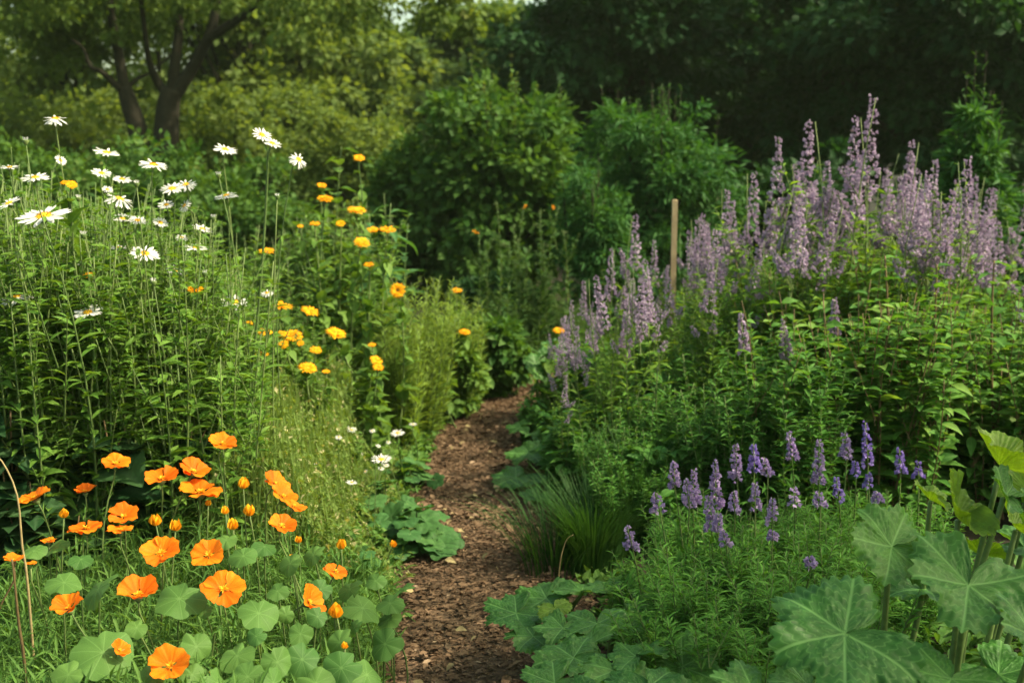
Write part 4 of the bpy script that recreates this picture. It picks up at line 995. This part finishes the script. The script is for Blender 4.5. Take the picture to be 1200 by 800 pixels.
# seed grass: fine, pale, too many blades to count
def seed_grass():
    b=Buf(); n=6500
    px=RNG.uniform(205,500,n); Y=RNG.uniform(3.15,5.0,n)
    keep=np.ones(n,bool); Vs=[]
    for k in range(n):
        top=np.interp(px[k],[205,260,330,400,440,480,520],[500,430,415,440,480,515,540])+ (4.5-Y[k])*70+RNG.gamma(1.4,24)+12*math.sin(px[k]*.09)+max(0,px[k]-400)*.55
        t=P(px[k],top,Y[k])
        t[2]*=float(np.clip((np.interp(Y[k],PYs,PXs)-np.interp(Y[k],PYs,PWs)-t[0])/.26,.45,1)); h=t[2]
        if h<.06: continue
        x0=t[0]+RNG.normal()*.05
        if x0>np.interp(Y[k],PYs,PXs)-np.interp(Y[k],PYs,PWs)-.02: continue
        c=curve((x0,Y[k]+.03*RNG.normal(),0.02),t,(.02*RNG.normal(),.02*RNG.normal(),0),6); w=.0016
        sd=np.array((1,.3*RNG.normal(),0))*w; V=np.vstack([c-sd,c+sd]); tt=RNG.random()
        A=np.zeros((12,3)); A[:,2]=tt*.9; A[:,1]=np.tile(np.linspace(0,1,6),2)
        b.raw(V,[(i,i+1,i+7,i+6) for i in range(5)],None,A)
        m=9; q=RNG.uniform(.55,1.0,m); p=np.stack([np.interp(q,np.linspace(0,1,6),c[:,i]) for i in range(3)],-1)
        b.inst(LEAF_FAR if k%2 else LEAF_LANCE,frames(p,rdir(m,.7),(0,0,1),RNG.uniform(.012,.028,m)),np.clip(tt+.3*RNG.normal(size=m),0,1))
    tag(obj('meadow_grass',b.mesh('meadow_grass',M['grass'])),'fine pale seeding grass between the poppies and the marigolds',kind='stuff')
seed_grass()
# fine green foliage under the poppies and along the path
def cover():
    b=Buf(); n=4600
    for k in range(n):
        px=RNG.uniform(-60,470); Y=RNG.uniform(1.85,3.25)
        lim=np.interp(px,[-60,250,330,400,440,470],[600,575,590,610,640,690])
        py=lim+RNG.gamma(1.6,26)+(3.25-Y)*158
        t=P(px,py,Y); h=t[2]
        if h<.05 or t[0]>np.interp(Y,PYs,PXs)-np.interp(Y,PYs,PWs)+.02: continue
        c=curve((t[0]+RNG.normal()*.04,Y+RNG.normal()*.03,.02),t,(.015*RNG.normal(),0,0),5); b.tube(c,np.linspace(.0016,.0008,5),3,cap=False,tint=RNG.random())
        m=11; q=RNG.uniform(.3,1.0,m); p=np.stack([np.interp(q,np.linspace(0,1,5),c[:,i]) for i in range(3)],-1)
        b.inst(LEAF_FINE,frames(p,rdir(m,.5),(0,0,1),RNG.uniform(.035,.075,m)),RNG.random(m))
    for k in range(1500):
        c=np.array((RNG.uniform(.35,2.3),RNG.uniform(1.5,3.3),.02)); m=7; p=c+RNG.normal(size=(m,3))*.04; p[:,2]=RNG.uniform(.02,.20,m)
        b.inst(LEAF_OVATE if k%2 else LEAF_LANCE,frames(p,rdir(m,.45),(0,0,1),RNG.uniform(.03,.08,m)),RNG.random(m)*.5)
    for (x0f,n2,seedy) in (('L',1500,0),('R',700,1)):
        for k in range(n2):      # low weeds that fray the edges of the path
            Y=RNG.uniform(2.2,6.6); ed=np.interp(Y,PYs,PXs)+(-1 if x0f=='L' else 1)*(np.interp(Y,PYs,PWs)*RNG.uniform(.85,1.1)+RNG.gamma(1.2,.10))
            m=5; p=np.array((ed,Y,.01))+RNG.normal(size=(m,3))*.012; p[:,2]=np.abs(p[:,2])+.012
            b.inst(LEAF_OVATE if k%3 else LEAF_LANCE,frames(p,rdir(m,.45),(0,0,1),RNG.uniform(.02,.055,m)),RNG.random(m))
    tag(obj('ground_cover',b.mesh('ground_cover',M['poppyleaf'])),'fine feathery green growth under the poppies and along the path edges',kind='stuff')
cover()
# round-leaved plants among the poppies
def roundT(seed):
    r_=np.random.default_rng(seed); ph=r_.uniform(0,6.28,3)
    def rad(a):
        d=abs(abs(a-math.pi)); R=1+.06*math.sin(3*a+ph[0])+.018*math.sin(9*a+ph[1])+.04*math.sin(5*a+ph[2])+.012*math.sin(14*a+ph[0])
        return R*(1-.35*max(0,1-d/.35))
    f=lambda r,a: .16*r*r*math.sin(2*a+ph[0])-.18*r**2.2+.05*r*r*math.sin(6*a+ph[1])+.02*r*abs(math.sin(4.5*a))
    v,q,t,uv=discT(72,7,f,rad); uv[:,1]=np.abs((uv[:,1]*9+.5)%1-.5); return v,q,t,uv
RT=[]
for k in range(6):
    b=Buf(); b.inst(roundT(k),frames(np.zeros((1,3)),np.array([(0,1,0.)]),(0,0,1),1.0),np.array([k/5])); RT.append(b.mesh('leaf',M['nast']))
NL=[(115,690,2.25,52,38),(210,701,2.25,58,40),(121,764,2.05,72,58),(303,718,2.2,48,38),(278,768,2.05,44,36),(354,772,2.05,42,44),(230,757,2.1,34,34),(285,651,2.5,44,30),(367,650,2.6,36,24),(325,692,2.35,36,28),
(425,712,2.45,48,26),(457,706,2.5,44,30),(451,754,2.3,42,42),(398,752,2.15,34,44),(400,782,2.05,48,40),(290,792,1.97,44,36),(430,790,2.15,46,34),(66,640,2.6,34,20),(75,682,2.3,38,22),(40,645,2.55,30,18),(325,775,2.0,36,36),
(340,660,2.5,30,22),(376,690,2.4,32,28),(300,745,2.1,34,30),(250,740,2.15,36,30),(265,632,2.6,28,18),(160,735,2.15,34,28),(180,790,1.98,40,34),(225,790,1.98,36,34),(352,742,2.15,32,36),(415,735,2.3,30,28),
(310,640,2.6,28,18),(410,690,2.5,34,24),(372,722,2.25,30,30),(95,655,2.45,28,18),(320,800,1.95,44,36),(370,800,1.98,44,36),(255,800,1.95,40,36),(80,790,2.0,44,36),(240,715,2.25,26,22),(335,720,2.25,26,24),(470,690,2.75,38,22),(440,680,2.7,34,24),(455,725,2.5,36,26)]
groups=[('round-leaved plant low at the left of the poppies',lambda x,y:x<250 and y>=715),('round-leaved plant among the left poppies',lambda x,y:x<170 and y<715),('round-leaved plant under the largest round poppy',lambda x,y:170<=x<345 and y<760),
        ('round-leaved plant at the bottom edge of the poppies',lambda x,y:250<=x<385 and y>=760),('round-leaved plant beside the path at the poppies\' right end',lambda x,y:x>=385 and y>=700),('round-leaved plant behind the star-shaped poppy',lambda x,y:True)]
done=set()
for lab,fn in groups:
    mem=[n for n in NL if n not in done and fn(n[0],n[1])]; done|=set(mem)
    if not mem: continue
    g=np.mean([P(n[0],n[1],n[2]) for n in mem],axis=0); g[2]=0
    o=thing('round_leaved_plant',lab,'plant',g)
    for n in mem:
        px,py,Y,w,h=n; c=P(px,py,Y)-g; s_=w/2/FPX*Y*1.05*(1 if w>44 else RNG.uniform(.7,1.1))
        nrm=head_normal(py,min(.97,h/w*1.02),RNG.normal()*24,RNG.normal()*20); q=nrm.to_track_quat('Z','Y')@Matrix.Rotation(RNG.uniform(-.9,.9)+math.pi,3,'Z').to_quaternion()
        l=obj('leaf',RT[int(RNG.integers(6))],o); l.location=[float(k) for k in c]; l.rotation_mode='QUATERNION'; l.rotation_quaternion=q; l.scale=(s_,)*3
        s=Buf(); e=np.array((c[0]*.75,c[1]+.04,0)); s.tube(curve(e,c-np.array(nrm)*.004,(.02*RNG.normal(),.01,0),7),np.linspace(.0026,.0018,7),5,cap=False); part('stalk',s,M['stem'],o)
ep=[]
for k in range(3):
    s,b,_=stem_plant(1.0,12,.55,46,.22,LEAF_OVATE if k else leafT(.2,4,.4,.4,.45,.1),.1,1.0,.4,.4,.006,2)
    o=thing('leafy_weed','p','plant',(0,-50,0)); part('stems',s,M['stem'],o); part('leaves',b,M['poppyleaf' if k!=1 else 'mari'],o); ep.append(o)
for i in range(46):
    px=RNG.uniform(360,520); Y=RNG.uniform(3.3,5.1); lim=np.interp(Y,PYs,PXs)-np.interp(Y,PYs,PWs)
    p=P(px,np.interp(px,[350,430,520],[470,505,535])+(5-Y)*75+RNG.gamma(1.5,14),Y)
    if p[2]<.08 or p[0]>lim-.02: continue
    put(ep,i,p[0],Y,p[2],'light green leafy weed sloping down to the left path edge','leafy weeds along the left path edge')
fp=[]
for k in range(3):
    s,b,_=stem_plant(1.0,14,.35,60,.085,LEAF_FINE if k<2 else LEAF_LANCE,.1,1.0,.8,.4,.003,3)
    o=thing('wispy_plant','p','plant',(0,-50,0)); part('stems',s,M['stem'],o); part('leaves',b,M['tarr'],o); fp.append(o)
for i in range(75):
    px=RNG.uniform(280,500); Y=RNG.uniform(3.6,5.1); lim=np.interp(Y,PYs,PXs)-np.interp(Y,PYs,PWs)
    p=P(px,np.interp(px,[290,400,500],[412,428,480])+(5-Y)*56+RNG.gamma(1.5,12),Y)
    if p[2]<.1 or p[0]>lim-.05: continue
    put(fp,i,p[0],Y,p[2]*float(np.clip((lim-p[0])/.6,.3,1)),'wispy yellow-green plant between the marigolds and the path','wispy plants left of the path',tilt=(RNG.normal()*.08,RNG.normal()*.08))
for i in range(26):
    px=RNG.uniform(330,500); Y=RNG.uniform(3.5,4.8); p=P(px,RNG.uniform(500,600),Y); lim=np.interp(Y,PYs,PXs)-np.interp(Y,PYs,PWs)
    if p[0]>lim-.02 or p[2]<.08: continue
    flower('chamomile','tiny white daisy-like flower scattered in the green left of the path','flower',px,p[2]*0+float(RNG.uniform(495,600)),Y,RNG.uniform(6,9),.5,DH,('petals','disc'),i,RNG.normal()*20,0,'tiny white flowers left of the path',stem_r=.001,leafn=0)
rp=[]
for k in range(3):
    s,b,_=stem_plant(1.0,10,.6,50,.26,leafT(.26,5,.35,.4,.45,.12),.1,1.0,.35,.4,.007,2)
    o=thing('edge_plant','p','plant',(0,-50,0)); part('stems',s,M['stem'],o); part('leaves',b,M['featherdk'],o); rp.append(o)
for i in range(40):
    Y=RNG.uniform(3.7,6.3); lim=np.interp(Y,PYs,PXs)+np.interp(Y,PYs,PWs)
    x=lim+RNG.uniform(.0,.42); h=RNG.uniform(.12,.3)+.45*(x-lim)
    put(rp,i,x,Y,h,'dark green leafy plant hanging over the right path edge','leafy plants along the right path edge')
# mallow clumps along the path edge
def mallow(label,px,py,Y,wpx,n,size,gy=None):
    b0=P(px,py,Y); b0[2]=0; o=thing('mallow_plant',label,'plant',b0)
    for k in range(n):
        a=RNG.uniform(0,6.28); r=wpx/2/FPX*Y*RNG.random()**.6; z=P(px,py,Y)[2]*RNG.uniform(.25,1.15)*(1-.4*r/(wpx/2/FPX*Y))
        c=np.array((r*math.cos(a),r*math.sin(a)*.8-.02,max(.06,z)))
        nrm=np.array((math.cos(a)*.55+.25*RNG.normal(),-.4+math.sin(a)*.4+.25*RNG.normal(),1)); tip=np.array((math.cos(a),math.sin(a)-.3,-.25))
        b=Buf(); b.inst(squashT(200+k,.10,.06,.75,.03,.06,64,6),frames(c[None],tip[None],nrm[None],size*RNG.uniform(.6,1.1)),np.array([RNG.random()])); l=part('leaf',b,M['mallow'],o)
        s=Buf(); s.tube(curve((c[0]*.2,c[1]*.2,0),c,(0,0,.02),6),np.linspace(.004,.0025,6),5); part('stalk',s,M['stem'],l)
mallow('clump of dark lobed mallow leaves bulging onto the path',485,592,3.75,95,30,.058)
mallow('smaller lobed leaves behind the mallow clump at the path',450,560,4.0,70,17,.052)
mallow('lobed leaves low at the path under the white daisies',480,535,4.5,70,15,.05)
mallow('lobed leaves at the path edge left of the mallow clump',430,640,3.3,60,14,.045)

# dry stems at the far left
for lab,pts,r,mt in [('thin dry curved stem arching at the left edge',[(33,690,2.4),(26,640,2.4),(20,580,2.4),(2,540,2.4),(-14,530,2.4)],.0035,'drystem'),
                  ('brown upright stalk at the left edge below the small poppy',[(30,790,2.2),(22,730,2.2),(18,690,2.2),(14,655,2.2)],.0045,'redstem'),
                  ('pale bud stem rising at the left edge',[(20,330,3.3),(17,260,3.3),(15,210,3.3),(13,172,3.3)],.0024,'stem'),
                  ('two thin dry grass blades bent over the path edge',[(655,672,3.35),(658,650,3.35),(664,632,3.35),(672,626,3.35)],.002,'drystem')]:
    W_=[P(*p) for p in pts]; g=W_[0].copy(); g[2]=0; b=Buf(); b.tube(smooth(np.vstack([[g*0],np.array(W_)-g]),16),np.linspace(r,r*.4,16),6)
    o=obj('dry_stem' if mt!='stem' else 'bud_stem',b.mesh('dry_stem',M[mt]),None); o.location=[float(k) for k in g]; tag(o,lab.replace('two thin dry grass blades','thin dry grass blade'),'plant stem')

# pale air over the garden
hz=Buf(); X0,X1,Y0,Y1,Z0,Z1=-320,320,-80,520,-1.0,14.0
hz.raw([(X0,Y0,Z0),(X1,Y0,Z0),(X1,Y1,Z0),(X0,Y1,Z0),(X0,Y0,Z1),(X1,Y0,Z1),(X1,Y1,Z1),(X0,Y1,Z1)],[(0,3,2,1),(4,5,6,7),(0,1,5,4),(1,2,6,5),(2,3,7,6),(3,0,4,7)])
hm=bpy.data.materials.new('haze'); hm.use_nodes=True; hn=hm.node_tree; hn.nodes.clear()
pv=hn.nodes.new('ShaderNodeVolumePrincipled'); pv.inputs['Color'].default_value=(.75,.95,.62,1); pv.inputs['Density'].default_value=.0008; pv.inputs['Anisotropy'].default_value=.2
ho=hn.nodes.new('ShaderNodeOutputMaterial'); hn.links.new(pv.outputs[0],ho.inputs['Volume'])
ho_=obj('haze',hz.mesh('haze',hm)); tag(ho_,'soft pale summer haze among the far trees',kind='stuff')
cy.volume_bounces=0

fal=Buf(); n=70; Yf=RNG.uniform(2.3,6.0,n); xf=np.interp(Yf,PYs,PXs)+RNG.uniform(-.95,.95,n)*np.interp(Yf,PYs,PWs)
fal.inst(LEAF_OVATE,frames(np.stack([xf,Yf,np.full(n,.042)],-1),np.stack([RNG.normal(size=n),RNG.normal(size=n),.1*RNG.normal(size=n)],-1),np.array((0,0,1.))+.3*RNG.normal(size=(n,3)),RNG.uniform(.02,.045,n)),RNG.random(n))
tag(obj('leaf_litter',fal.mesh('leaf_litter',M['drystem'])),'dry fallen leaves lying on the bark path',kind='stuff')

# unused source plants never stay in the scene
for o in list(bpy.data.objects):
    if o.parent is None and o.type=='EMPTY' and o.location.y<-40:
        for c in list(o.children): bpy.data.objects.remove(c)
        bpy.data.objects.remove(o)
print('objects',len(bpy.data.objects),'tris',sum(len(m.polygons) for m in bpy.data.meshes))
